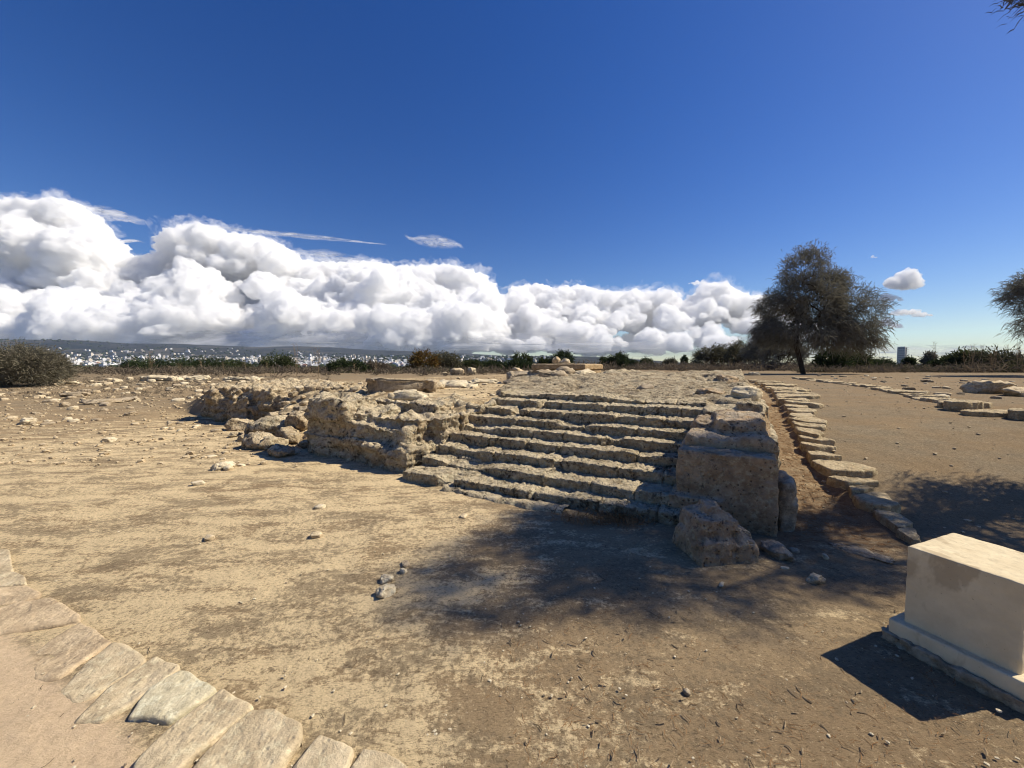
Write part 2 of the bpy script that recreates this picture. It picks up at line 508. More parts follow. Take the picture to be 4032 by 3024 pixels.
def build_ground():
    fineA = np.radians(np.arange(-64, 64.001, 0.2))
    backA = np.radians(np.arange(70, 291, 6.0))
    A = np.concatenate([fineA, backA])
    rr = np.concatenate([np.linspace(0.0, 1.0, 8)[:-1], np.exp(np.linspace(0, math.log(60), 640))[:-1], np.exp(np.linspace(math.log(60), math.log(6900), 150))])
    RR, AA = np.meshgrid(rr, A, indexing='ij')
    X, Y = RR * np.sin(AA), RR * np.cos(AA)
    Z = terrain(X, Y)
    x, y, r = X.ravel(), Y.ravel(), RR.ravel()
    z = Z.ravel()
    near = 1 - sstep(r, 25, 60)
    z = z + near * (0.020 * fbm(P3(x * 0.9, y * 0.9), 3, 5) + 0.007 * fbm(P3(x * 5, y * 5), 3, 6) + 0.004 * fbm(P3(x * 18, y * 18), 2, 8))
    u, v = uv(x, y)
    # loose stony plateau, lumpy rubble slope
    pl = sstep(v, 1.5, 3.0) * sstep(u, -10, -8) * (1 - sstep(u, 4.0, 4.3)) * near
    z = z + pl * 0.035 * np.maximum(fbm(P3(x * 2.5, y * 2.5), 4, 15), -0.15)
    rub = sstep(u, -6.3, -5.4) * (1 - sstep(u, -3.1, -2.6)) * sstep(v, 0.3, 0.7) * (1 - sstep(v, 2.6, 3.4))
    z = z + rub * 0.10 * fbm(P3(x * 3, y * 3), 4, 16)
    V = np.stack([x, y, z], 1)
    F = grid_faces(len(rr), len(A), wrap=True)[:, ::-1]
    o = mesh("ground", V, F, ground_mat())
    # zones of the surface colour
    kx, kr = kerb_x(y, KL), kerb_x(y, KR)
    nz = 0.25 * fbm(P3(x * 1.5, y * 1.5), 3, 31)
    path = sstep(x + nz, kx, kx + 0.5) * sstep(y + nz, 2.6, 4.6)
    fld = sstep(-u + 4 * nz, 9.5, 14.5) * sstep(y, 9.5, 14) * 0.65
    grav = np.clip(np.maximum(path * 0.8, fld) + 0.7 * sstep(r, 26, 40), 0, 1)
    gapz = sstep(u, 4.15, 4.35) * (1 - sstep(x, kx - 0.1, kx + 0.25)) * sstep(y, 2.8, 3.6) * (1 - sstep(y, 10, 14))
    red = np.clip(gapz * 0.9 + 0.35 * sstep(x, 1.0, 3.0) * (1 - sstep(y, 3.2, 4.5)) * (0.5 + nz * 2) + path * 0.25 * sstep(x, 6.0, 9.0), 0, 1)
    sand = (1 - grav) * np.clip(sstep(-x, -1.0, 1.5) * (1 - sstep(r, 9, 16)) + 0.35 + nz, 0, 1) * (1 - red)
    dk = sstep(x, -1.2, .6) * (1 - sstep(y, 4.5, 6.0)) * (0.55 + 0.6 * sstep(x + nz * 2, .8, 2.2) + nz) * (.25 + .75 * sstep(y + nz, 1.75, 2.3))  # browner soil at right, with tree shade also darkened into the ground colour
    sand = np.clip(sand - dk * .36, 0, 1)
    # sandy old path at the lower left, worn smooth
    e = (x + 4.23) / 3.6 - (3.17 - y) / 1.68
    sand = np.maximum(sand, (1 - sstep(e, -0.05, 0.02)) * (x < 0) * (y > 0) * (1 - sstep(y, 3.3, 4.2)))
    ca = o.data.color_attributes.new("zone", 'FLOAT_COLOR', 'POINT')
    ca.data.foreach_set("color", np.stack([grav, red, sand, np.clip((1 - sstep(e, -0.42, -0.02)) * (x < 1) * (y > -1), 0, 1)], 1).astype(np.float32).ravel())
    tag(o, kind='structure')
    return o
build_ground()

# ------------------------------------------------------------------ far town
def white_mat(name, c):
    m = NT(name); p = m.pos()
    cc = m.mix(m.ramp(m.noise(p, 0.15, 4), [(0.35, 0), (0.7, 1)]), c, tuple(0.8 * a for a in c))
    m.bsdf(cc, 0.8); return m.m
M['white'] = white_mat('white_render', (0.82, 0.80, 0.77))
M['cream'] = white_mat('cream_render', (0.66, 0.58, 0.47))
M['terracotta'] = white_mat('terracotta_tile', (0.36, 0.15, 0.085))
M['tower_grey'] = white_mat('tower_render', (0.72, 0.64, 0.53))
M['concrete'] = white_mat('far_concrete', (0.55, 0.55, 0.55))
M['glassy'] = white_mat('dark_window', (0.20, 0.19, 0.18))

def box_arrays(boxes):
    V, F = [], []
    for (cx, cy_, cz, hx, hy, hz) in boxes:
        k = len(V)
        V += [(cx + a * hx, cy_ + b * hy, cz + c * hz) for a in (-1, 1) for b in (-1, 1) for c in (-1, 1)]
        F += [(k, k + 1, k + 3, k + 2), (k + 4, k + 6, k + 7, k + 5), (k, k + 4, k + 5, k + 1), (k + 2, k + 3, k + 7, k + 6), (k, k + 2, k + 6, k + 4), (k + 1, k + 5, k + 7, k + 3)]
    return V, F

def house_proto(kind):
    """body with a parapet, rows of window bays, a stair head or a tiled roof: one mesh, too small in the picture for parts"""
    w, d, h = {'white': (7, 5, 4), 'wide': (13, 6, 4.5), 'tall': (6, 6, 9), 'tiled': (7, 5, 3.2)}[kind]
    bx = [(0, 0, h - 6, w, d, h + 6)]
    if kind != 'tiled': bx += [(w * 0.4, 0, 2 * h + 1.2, 1.8, 1.8, 1.2), (0, -d + 0.15, 2 * h + 0.35, w, 0.15, 0.35)]
    V, F = box_arrays(bx); ids = [0] * len(F)
    wb = []
    for fl in range(max(1, int(2 * h / 3.2))):
        for k in range(int(w * 2 / 4)):
            wb.append((-w + 2.2 + 4 * k, -d, 1.7 + 3.2 * fl, 1.0, 0.12, 0.9))
            if k < 2: wb.append((w, -d + 2.5 + 4 * k, 1.7 + 3.2 * fl, 0.12, 0.9, 0.9))
    v, f = box_arrays(wb); F += [tuple(q + len(V) for q in t) for t in f]; V += v; ids += [1] * len(f)
    if kind == 'tiled':
        k = len(V)
        V += [(-w - .6, -d - .6, 2 * h), (w + .6, -d - .6, 2 * h), (w + .6, d + .6, 2 * h), (-w - .6, d + .6, 2 * h), (-w + d, 0, 2 * h + 2.6), (w - d, 0, 2 * h + 2.6)]
        f = [(0, 1, 5, 4), (1, 2, 5), (2, 3, 4, 5), (3, 0, 4), (0, 3, 2, 1)]
        F += [tuple(q + k for q in t) for t in f]; ids += [2] * len(f)
    o = mesh("town_house", V, F, M['cream'] if kind == 'tiled' else M['white'], smooth=False)
    o.data.materials.append(M['glassy']); o.data.materials.append(M['terracotta'])
    o.data.polygons.foreach_set("material_index", np.array(ids, dtype=np.int32))
    return o

HL = {'white': 'small white flat-roofed house among the far houses of the hillside town',
      'wide': 'long low white building among the far houses of the hillside town',
      'tall': 'white apartment block rising above the far houses of the hillside town',
      'tiled': 'cream house with a red tiled roof in the far hillside town'}
HG = {'white': 'white flat-roofed houses of the far town', 'wide': 'long white buildings of the far town',
      'tall': 'white apartment blocks of the far town', 'tiled': 'red-roofed houses of the far town'}
protos = {k: house_proto(k) for k in HL}
first = set()
rt = np.random.default_rng(11)
spots = []
while len(spots) < 1500:
    px = rt.uniform(48, 412) if rt.random() < 0.86 else rt.uniform(412, 545)
    dep = rt.uniform(950, 2500) if rt.random() < 0.88 else rt.uniform(2500, 3400)
    if px > 412 and dep < 1700: continue
    x = (px - 512) / FPX * dep
    if math.hypot(x, dep) > 4300: continue
    cl = fbm(np.array([[x / 420, dep / 420, 0]]), 2, 41)[0]
    if cl < rt.uniform(-0.35, 0.25): continue
    if dep > 3300 and cl < 0.12: continue
    spots.append((x, dep, px))
sx = np.array([s[0] for s in spots]); sy_ = np.array([s[1] for s in spots])
sz = terrain(sx, sy_)
order = np.argsort(sy_)
rest = []
for n, i in enumerate(order):
    kind = rt.choice(['white', 'wide', 'tall', 'tiled'], p=[0.55, 0.2, 0.09, 0.16])
    sc = rt.uniform(0.6, 1.15) * (1.0 if sy_[i] > 1500 else 0.9)
    yaw = R(rt.uniform(-40, 40))
    if n < 296:
        if kind in first:
            o = protos[kind].copy(); col.objects.link(o)
        else:
            o = protos[kind]; first.add(kind)
        o.location = (sx[i], sy_[i], sz[i]); o.rotation_euler = (0, 0, yaw); o.scale = (sc, sc, sc)
        tag(o, HL[kind], 'house', HG[kind])
    else:
        w, d, h = {'white': (7, 5, 4), 'wide': (13, 6, 4.5), 'tall': (6, 6, 9), 'tiled': (7, 5, 3.2)}[kind]
        V, F = box_arrays([(0, 0, h - 6, w, d, h + 6), (w * .4, 0, 2 * h + 1, 1.8, 1.8, 1)])
        rest.append((place(np.array(V) * sc, (sx[i], sy_[i], sz[i]), yaw), F))
M['greyish'] = white_mat('grey_render', (0.48, 0.47, 0.46))
for g_, (mt_, lb_) in enumerate((('white', 'sprinkle of tiny white houses climbing toward the blue hills'), ('cream', 'sprinkle of tiny cream houses climbing toward the blue hills'), ('greyish', 'sprinkle of tiny grey houses climbing toward the blue hills'))):
    V, F, k = [], [], 0
    for a, f in [rest[q] for q in range(len(rest)) if (q * 7 % 5 < 2, 2 <= q * 7 % 5 < 4, q * 7 % 5 == 4)[g_]]:
        V.append(a); F += [tuple(q + k for q in t) for t in f]; k += len(a)
    o = mesh("distant_houses", np.concatenate(V), F, M[mt_], smooth=False)
    tag(o, lb_, 'houses', kind='stuff')

# ------------------------------------------------------------------ foliage
def leaf_mat(name, c1, c2, trans=0.25):
    m = NT(name); p = m.pos()
    c = m.mix(m.ramp(m.noise(p, 3.0, 4), [(0.35, 0), (0.65, 1)]), c1, c2)
    d = m.n("ShaderNodeBsdfDiffuse"); t = m.n("ShaderNodeBsdfTranslucent"); mx = m.n("ShaderNodeMixShader")
    m.l(c, d.inputs[0]); m.l(c, t.inputs[0]); mx.inputs[0].default_value = trans
    m.l(d.outputs[0], mx.inputs[1]); m.l(t.outputs[0], mx.inputs[2]); m.l(mx.outputs[0], m.out.inputs['Surface'])
    return m.m
M['tamarisk'] = leaf_mat('tamarisk_leaf', (0.15, 0.142, 0.108), (0.235, 0.218, 0.165))
M['tamarisk_green'] = leaf_mat('tamarisk_green_leaf', (0.085, 0.085, 0.050), (0.14, 0.125, 0.08))
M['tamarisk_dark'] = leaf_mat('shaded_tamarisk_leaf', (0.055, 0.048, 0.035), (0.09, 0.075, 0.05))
M['brown_bush'] = leaf_mat('brown_bush_leaf', (0.135, 0.125, 0.085), (0.22, 0.195, 0.14))
M['orange_bush'] = leaf_mat('rusty_leaf', (0.17, 0.085, 0.025), (0.12, 0.10, 0.035))
M['green_bush'] = leaf_mat('green_leaf', (0.042, 0.055, 0.022), (0.085, 0.095, 0.040))
M['dark_green'] = leaf_mat('dark_green_leaf', (0.030, 0.044, 0.020), (0.060, 0.075, 0.032))
M['scrub'] = leaf_mat('dry_scrub_leaf', (0.105, 0.085, 0.062), (0.18, 0.145, 0.105))
M['scrub_green'] = leaf_mat('olive_scrub_leaf', (0.055, 0.058, 0.032), (0.10, 0.095, 0.055))
M['straw'] = leaf_mat('dry_straw', (0.24, 0.17, 0.10), (0.38, 0.29, 0.18))
M['bark'] = stone_mat('dark_bark', (0.055, 0.042, 0.032), (0.085, 0.067, 0.05), lichen=0.3, top=0.0)

def skeleton(base, lobes, n, rg, first=None):
    """branches from the base to points spread through the lobes of the crown"""
    att = []
    w = np.array([l[6] if len(l) > 6 else 1.0 for l in lobes]); w = w / w.sum()
    while len(att) < n:
        l = lobes[rg.choice(len(lobes), p=w)]
        q = rg.normal(size=3); q *= rg.uniform(0.25, 1.0) ** 0.45 / np.linalg.norm(q)
        att.append(np.array(l[:3]) + q * np.array(l[3:6]))
    att = np.array(att)
    nodes = [np.array(base)]; par = [-1]
    for f in (first or []):
        nodes.append(np.array(f[0])); par.append(f[1])
    ref = nodes[-1] if first else nodes[0]
    d0 = np.linalg.norm(att - ref, axis=1)
    for i in np.argsort(d0):
        arr = np.array(nodes)
        d = np.linalg.norm(arr - att[i], axis=1)
        pen = np.where(np.arange(len(nodes)) == 0, 3.0, 0.0)
        # do not hang from higher twigs
        j = int(np.argmin(d + pen + 0.35 * np.maximum(arr[:, 2] - att[i][2], 0)))
        p, q = nodes[j], att[i]
        L = np.linalg.norm(q - p)
        k = max(1, int(L / 0.7))
        prev = j
        for s in range(1, k + 1):
            t = s / k
            pt = p + (q - p) * t + (rg.normal(size=3) * 0.06 * L * (t < 1)) + np.array([0, 0, 0.12 * L * math.sin(math.pi * t)])
            nodes.append(pt); par.append(prev); prev = len(nodes) - 1
    return np.array(nodes), np.array(par)

def tubes(nodes, par, r_tip, power=0.45, sides=6, r_max=9):
    n = len(nodes)
    cnt = np.zeros(n); child = np.zeros(n, int)
    for i in range(n - 1, 0, -1):
        child[par[i]] += 1
    leafs = child == 0
    cnt[leafs] = 1
    for i in range(n - 1, 0, -1):
        cnt[par[i]] += cnt[i]
    rad = np.minimum(r_tip * cnt ** power, r_max)
    V, F = [], []
    ang = np.arange(sides) * 2 * math.pi / sides
    for i in range(1, n):
        a, b = nodes[par[i]], nodes[i]
        t = b - a; L = np.linalg.norm(t)
        if L < 1e-5: continue
        t /= L
        s = np.cross(t, [0.3, 0.9, 0.1] if abs(t[2]) > 0.9 else [0, 0, 1]); s /= np.linalg.norm(s)
        q = np.cross(t, s)
        k = len(V)
        ra, rb = min(rad[par[i]], rad[i] * 1.35), rad[i]
        for (c, r_) in ((a, ra), (b, rb)):
            for g in ang: V.append(c + (s * math.cos(g) + q * math.sin(g)) * r_)
        for g in range(sides): F.append((k + g, k + (g + 1) % sides, k + sides + (g + 1) % sides, k + sides + g))
    return np.array(V), np.array(F), leafs, rad

def blades(cent, dirn, length, width, rg, curl=0.0):
    """thin bent leaf sprays: two quads each"""
    n = len(cent)
    d = dirn / np.maximum(np.linalg.norm(dirn, axis=1, keepdims=True), 1e-9)
    s = np.cross(d, rg.normal(size=(n, 3))); s /= np.maximum(np.linalg.norm(s, axis=1, keepdims=True), 1e-9)
    L = length[:, None]; W = width[:, None]
    m = cent + d * L * 0.5
    e = cent + d * L + np.array([0, 0, -1]) * L * curl
    V = np.stack([cent - s * W * .35, cent + s * W * .35, m + s * W * .5, m - s * W * .5, e + s * W * .12, e - s * W * .12], 1).reshape(-1, 3)
    b = np.arange(n)[:, None] * 6
    F = np.concatenate([b + np.array([0, 1, 2, 3]), b + np.array([3, 2, 4, 5])], 0)
    return V, F

def foliage(nodes, par, lobes, leafs, rg, per, spread, L, W, curl, up=0.3, out=1.0, minfrac=0.35):
    ids = np.nonzero(leafs)[0]
    # along the last reaches too
    extra = par[ids]; ids = np.concatenate([ids, ids, extra])
    c = np.repeat(nodes[ids], per, 0)
    c = c + rg.normal(size=c.shape) * spread
    cen = np.mean([l[:3] for l in lobes], 0)
    o = c - cen; o /= np.maximum(np.linalg.norm(o, axis=1, keepdims=True), 1e-6)
    d = o * out + rg.normal(size=c.shape) * 0.7 + np.array([0, 0, up])
    n = len(c)
    return blades(c, d, rg.uniform(L * 0.5, L * 1.3, n), rg.uniform(W * 0.6, W * 1.3, n), rg, curl)

def tree(name, label, cat, base, lobes, n, per, spread, L, W, curl, leafmat, seed, r_tip=0.012, first=None, group=None, up=0.3, power=0.45, r_max=9, crown='crown'):
    rg = np.random.default_rng(seed)
    b = np.array(base, float)
    lobes = [tuple(np.array(l[:3])) + tuple(l[3:]) for l in lobes]
    nodes, par = skeleton((0, 0, 0), lobes, n, rg, first)
    V, F, leafs, rad = tubes(nodes, par, r_tip, power, r_max=r_max)
    root = empty(name, base)
    tag(root, label, cat, group)
    V = V + fbm(V * 4, 2, seed % 50)[:, None] * 0.01
    mesh("trunk" if cat == 'tree' else "stems", V, F, M['bark'], root)
    V, F = foliage(nodes, par, lobes, leafs, rg, per, spread, L, W, curl, up)
    mesh(crown, V, F, leafmat, root, smooth=False)
    return root

# ------------------------------------------------------------------ rock-cut stair
FRONT = [(0.0, 0.20), (0.40, 0.40), (0.74, 0.77), (1.08, 1.12), (1.36, 1.40), (1.60, 1.63), (1.92, 1.89), (2.29, 2.25), (2.64, 2.60)]
RISE = 0.12
stair = empty("rock_cut_stair", (OX, OY, 0))
tag(stair, 'broad flight of nine eroded rock-cut steps climbing between the two stone flanks', 'staircase')
def step_mesh(k):
    v0, v1 = FRONT[k]
    n0, n1 = FRONT[k + 1] if k < 8 else (v0 + 0.5, v1 + 0.5)
    zt, zb = RISE * (k + 1), RISE * k - 0.08
    uu = np.linspace(-0.12, 3.52, 240)
    # profile: riser, rounded lip, tread running under the next riser
    tv = np.concatenate([np.zeros(16), 0.02 * (1 - np.cos(np.linspace(0.2, 1.57, 6))), np.linspace(0.03, 1.0, 36)])
    tz = np.concatenate([np.linspace(0, 0.86, 16), 0.86 + 0.14 * np.sin(np.linspace(0.2, 1.57, 6)), np.full(36, 1.0)])
    U, Tv = np.meshgrid(uu, tv, indexing='ij'); _, Tz = np.meshgrid(uu, tz, indexing='ij')
    f = (U / 3.4)
    a = v0 + (v1 - v0) * f; b = n0 + (n1 - n0) * f + 0.14
    x1 = P3(uu * 1.5, k * 7.1); 
    wob = 0.045 * fbm(x1, 3, 60 + k) + 0.018 * fbm(P3(uu * 5.5, k * 3.3), 3, 70 + k)
    # joints and broken bays
    cell = np.floor(uu / 0.62 + 0.37 * math.sin(k * 2.3) + 0.25 * np.sin(uu * 1.7 + k))
    off = np.array([((int(c) * 73 + k * 131) % 17) / 17.0 for c in cell])
    frac = (uu / 0.62 + 0.37 * math.sin(k * 2.3) + 0.25 * np.sin(uu * 1.7 + k)) - cell
    joint = np.exp(-(np.minimum(frac, 1 - frac) / 0.035) ** 2) * (off > 0.35)
    setb = 0.035 * (off - 0.5) + 0.05 * joint
    drop = 0.022 * (np.roll(off, 3) - 0.5) + 0.03 * joint
    gone = np.zeros_like(uu)
    for (kk, c, w, amt) in ((0, 0.62, 0.10, .8), (1, 0.62, 0.40, 1.0), (2, 0.45, 0.22, .55), (3, 2.9, .1, .3), (4, 0.28, 0.25, .5), (4, 2.45, .12, .55), (5, 1.75, .25, .7), (6, 0.62, .07, .9), (7, 0.95, .06, .9), (8, 0.3, .35, .7), (8, 2.9, .9, .75), (2, 1.9, .06, .4), (1, 2.0, .1, .3)):
        if kk == k: gone = np.maximum(gone, amt * np.exp(-((uu - c) / w) ** 4))
    gone += 0.06 * np.maximum(fbm(P3(uu * 4, k * 1.7), 3, 90 + k), 0)
    Vv = a + (wob + setb)[:, None] + (b - a) * Tv + (gone * 0.13)[:, None] * (Tz > .3) * (1 - Tv)
    Zz = zb + (zt - zb) * Tz - (drop + gone * RISE * 0.85)[:, None] * (Tz > 0.5) * (1 - 0.85 * Tv)
    V = from_uv(np.stack([U.ravel(), Vv.ravel(), Zz.ravel()], 1))
    F = grid_faces(len(uu), len(tv))
    V = weather(V, F, 20 + k, big=0.022, mid=0.011, pit=0.020, fine=0.005, sc=1.4, strata=0.006)
    return V - np.array([OX, OY, 0]), F
for k in range(9):
    V, F = step_mesh(k)
    mesh("step", V, F, M['step'], stair)
# low footing ledge in front of the lowest step
uu = np.linspace(0.65, 2.3, 110); tt = np.linspace(0, 1, 22)
U, T = np.meshgrid(uu, tt, indexing='ij')
edge = -0.16 + 0.05 * fbm(P3(uu * 3, 0.0), 3, 77) + 0.09 * np.abs(uu - 1.5) ** 2
Vv = edge[:, None] * (1 - T) + 0.25 * T
Zz = np.where(T < 0.2, -0.05 + 0.09 * T / 0.2, 0.04)
V = from_uv(np.stack([U.ravel(), Vv.ravel(), Zz.ravel()], 1)); F = grid_faces(110, 22)
V = weather(V, F, 33, .02, .012, .012, .005, 1.5, 0)
mesh("footing_ledge", V - np.array([OX, OY, 0]), F, M['bedrock'], stair)

# ------------------------------------------------------------------ flanking masses of bedrock
def rock_mass(name, label, cat, boxes, voxel, mat, seed, sm=3, group=None, **kw):
    V, F, E = remesh_boxes(boxes, voxel)
    V = smooth_verts(V, E, sm)
    V = from_uv(V)
    V = weather(V, F, seed, **kw)
    c = V.mean(0); base = np.array([c[0], c[1], 0.0])
    o = mesh(name, V - base, F, mat)
    o.location = base
    return tag(o, label, cat, group)

B = lambda u0, u1, v0, v1, z0, z1, yaw=0.0, tp=1.0: (((u0 + u1) / 2, (v0 + v1) / 2, (z0 + z1) / 2), ((u1 - u0) / 2, (v1 - v0) / 2, (z1 - z0) / 2), yaw, tp)
rock_mass("rock_flank", 'weathered bedrock flank left of the steps, tall block at its far end and sloping shoulder', 'rock', [
    B(-2.9, -0.28, 0.34, 1.3, -0.25, 0.36), B(-1.25, -0.22, 0.22, 1.0, -0.25, 0.34, -0.05),
    B(-2.86, -0.42, 0.42, 1.6, 0.2, 0.62), B(-1.9, -0.35, 0.62, 2.0, 0.3, 0.74), B(-1.2, -0.10, 0.86, 1.25, 0.0, 0.76),
    B(-1.0, -0.06, 1.30, 1.75, 0.1, 0.80, 0.03), B(-1.0, -0.02, 1.78, 2.5, 0.2, 0.90),
    B(-2.88, -1.86, 0.40, 1.15, 0.0, 0.58), B(-2.92, -1.80, 0.36, 1.1, 0.63, 1.02, 0.03, 0.9), B(-2.7, -2.0, 0.55, 1.0, 0.5, 0.8),
    B(-1.95, -1.2, 0.55, 1.3, 0.55, 0.84, 0.1, 0.7), B(-2.6, -0.5, 1.2, 2.8, 0.4, 0.92, 0, 0.95),
    ], 0.018, M['bedrock'], 11, sm=3, big=0.13, mid=0.035, pit=0.04, fine=0.009, strata=0.045)

rock_mass("stone_pier", 'big squared grey stone block standing in shade at the right end of the steps', 'stone block', [
    B(3.36, 4.26, 0.42, 1.35, -0.1, 0.73, 0.0, 0.97), B(3.30, 3.80, 0.35, 0.9, 0.05, 0.27), B(3.45, 4.24, 0.5, 1.3, 0.1, 0.5),
    ], 0.018, M['block'], 21, sm=5, big=0.035, mid=0.012, pit=0.022, fine=0.005, strata=0.004)
rock_mass("stone_pier", 'humped upper stone block behind the big squared block by the steps', 'stone block', [
    B(3.40, 4.24, 0.74, 2.05, 0.55, 0.84, 0.0, 0.95), B(3.62, 4.22, 0.90, 1.9, 0.6, 1.02, 0.04, 0.80), B(3.44, 3.9, 1.2, 1.9, 0.6, 0.93, 0.0, 0.85),
    ], 0.018, M['block'], 22, sm=14, big=0.07, mid=0.02, pit=0.024, fine=0.006, strata=0.01)
rock_mass("stone_pier", 'rough bleached rim stone at the top right corner of the steps', 'stone block', [
    B(3.5, 4.27, 1.9, 3.0, 0.2, 1.0, 0.0, 0.95), B(3.9, 4.22, 1.95, 2.3, 0.8, 1.10, 0.05, 0.85), B(3.3, 4.27, 2.8, 4.4, 0.2, 1.0),
    ], 0.022, M['bedrock'], 23, sm=4, big=0.05, mid=0.025, pit=0.025, fine=0.007, strata=0.015)
rock_mass("stone_block", 'dark upright stone leaning against the shaded right side of the big block', 'stone block', [
    B(4.27, 4.40, 0.62, 1.2, -0.1, 0.46, 0.03, 0.85), B(4.27, 4.43, 0.66, 1.0, -0.1, 0.26)], 0.018, M['grey_stone'], 24, sm=4, big=0.04, mid=0.015, pit=0.02, fine=0.006, strata=0.01)
rock_mass("rim_rock", 'lit rugged rock rim running back along the right edge of the platform', 'rock', [
    B(4.0, 4.33, 1.2, 3.2, 0.1, 0.78), B(3.9, 4.34, 2.9, 5.2, 0.2, 1.0), B(3.8, 4.36, 5.0, 7.5, 0.4, 1.0)], 0.028, M['bedrock'], 25, sm=3, big=0.06, mid=0.03, pit=0.03, fine=0.007, strata=0.02)

# boulder in front of the block: a stepped, pitted stump
c = at_z(717 + 1.5, 565, 0)
def boulder(name, label, c, dims, seed, mat, sub=5, pits=0.03, **kw):
    V, F = rock_arrays(dims, seed, sub, **kw)
    V = weather(V, F, seed, 0.01, 0.012, pits, 0.004, 1.4, 0.004)
    V[:, 2] += dims[2] * 0.42
    o = mesh(name, V, F, mat); o.location = c
    return tag(o, label, 'rock')
V, F, E = remesh_boxes([((0, 0, 0.06), (0.31, 0.26, 0.12), 0.1, 0.90), ((-0.03, 0.03, 0.20), (0.245, 0.22, 0.13), 0.05, 0.80), ((-0.02, 0.05, 0.33), (0.13, 0.14, 0.085), 0.0, 0.6), ((.2, .08, .10), (.13, .18, .1), .3, .75)], 0.011)
V = smooth_verts(V, E, 26)
V = weather(V, F, 31, 0.03, 0.010, 0.030, 0.004, 1.3, 0.004)
o = mesh("boulder", V, F, M['block'])
o.location = (1.73, 3.22, 0); o.scale = (.88, .9, 1.02)
tag(o, 'pitted stump-like boulder sitting in the shade in front of the big squared block', 'boulder')

# ------------------------------------------------------------------ the bedrock platform behind the top step
def build_platform():
    xs = np.arange(-1.2, 10.0, 0.045); ys = np.arange(4.6, 17.5, 0.05)
    X, Y = np.meshgrid(xs, ys, indexing='ij')
    x, y = X.ravel(), Y.ravel()
    u, v = uv(x, y)
    wob = 0.5 * fbm(P3(x * 0.8, y * 0.8), 4, 51)
    left = -0.45 + 0.05 * (y - 7) + wob * 0.9
    mask = sstep(x - left, -0.25, 0.25) * sstep(v + 0.15 * wob, 2.62, 2.9) * (1 - sstep(u + 0.2 * wob, 4.12, 4.36)) * (1 - sstep(y + 1.5 * wob, 14.5, 17))
    t = v * 0.9 + 1.1 * wob + 0.12 * u
    led = (np.floor(t * 1.5) + sstep(t * 1.5 - np.floor(t * 1.5), 0.0, 0.22)) / 1.5
    n = fbm(P3(x * 2.2, y * 2.2), 5, 52, 0.55)
    rid = ridged(P3(u * 0.7, v * 2.6), 4, 53)
    hgt = 1.03 + 0.075 * (t * 0.35 - (t * 1.5 - np.floor(t * 1.5)) * .55 + sstep(t * 1.5 - np.floor(t * 1.5), 0, .18) * .55 - 1.6) + 0.05 * n + 0.04 * rid + 0.012 * (v - 2.6)
    pool = sstep(fbm(P3(x * 0.9, y * 0.9), 3, 57), 0.12, 0.4)
    hgt -= 0.10 * pool
    z = 0.55 + (hgt - 0.55) * mask
    V = np.stack([x, y, z], 1)
    F = grid_faces(len(xs), len(ys))
    keep = (mask > 0.02)[F].any(1)
    F = F[keep]
    used, inv = np.unique(F, return_inverse=True)
    V, F = V[used], inv.reshape(F.shape)
    V = weather(V, F, 54, 0.0, 0.014, 0.024, 0.005, 1.1, 0.0)
    o = mesh("rock_platform", V, F, M['platform'])
    tag(o, 'flat rugged bedrock platform behind the top step, pitted and ribbed, grey in the sun', 'rock platform')
build_platform()

# ------------------------------------------------------------------ rubble and outcrop to the left
rock_mass("rock_outcrop", 'undercut ochre rock outcrop with its own dark shadow, far left end of the platform', 'rock', [
    B(-10.1, -8.9, 1.55, 3.2, -0.2, 0.62, 0.05, .9), B(-10.0, -6.5, 1.7, 3.6, 0.45, 0.98, 0.0, .93), B(-9.3, -7.2, 1.5, 2.8, -0.2, 0.72, -0.06, .85),
    B(-7.6, -6.2, 1.75, 3.2, 0.1, 0.80, .12, .85), B(-9.7, -9.2, 1.45, 2.1, 0.5, 0.86, .3, .8), B(-8.4, -7.9, 1.4, 2.0, 0.2, 0.9, .2, .7), B(-10.3, -7.0, 2.6, 4.6, .4, 1.02),
    ], 0.04, M['outcrop'], 41, sm=2, big=0.20, mid=0.09, pit=0.09, fine=0.02, strata=0.08, sc=1.0)
rock_mass("rock_outcrop", 'rugged pale rock ledge above the rubble between the outcrop and the tall block', 'rock', [
    B(-6.1, -3.0, 2.2, 3.6, 0.4, 0.98, 0.06, .9), B(-5.2, -3.2, 1.8, 2.9, 0.2, 0.86, -0.05, .88), B(-4.4, -2.8, 2.5, 4.6, .5, 1.07, 0.1, .85), B(-5.6, -4.6, 2.2, 3.1, .5, 1.05, .3, .8)],
    0.035, M['outcrop'], 42, sm=2, big=0.17, mid=0.08, pit=0.09, fine=0.02, strata=0.07, sc=1.0)
def loose(px, py, dims, seed, label=None, cat='rock', mat='outcrop', yaw=0.0, name="rock", group=None, sub=4, sink=0.25, lift=0.0, **kw):
    """a stone whose foot shows at full-size pixel (px, py) of the photograph"""
    p = on_ground(px / 3.9375, py / 3.9375, lift)
    V, F = rock_arrays(dims, seed, sub, **kw)
    if sub >= 4:
        s_ = max(dims)
        V = weather(V, F, seed % 60, 0.06 * s_, 0.045 * s_, 0.055 * s_, 0.012 * s_, 1.0 / s_, 0.018 * s_)
    V[:, 2] += dims[2] * (0.5 - sink)
    o = mesh(name, V, F, M[mat])
    o.location = p; o.rotation_euler = (0, 0, yaw)
    return tag(o, label, cat, group)

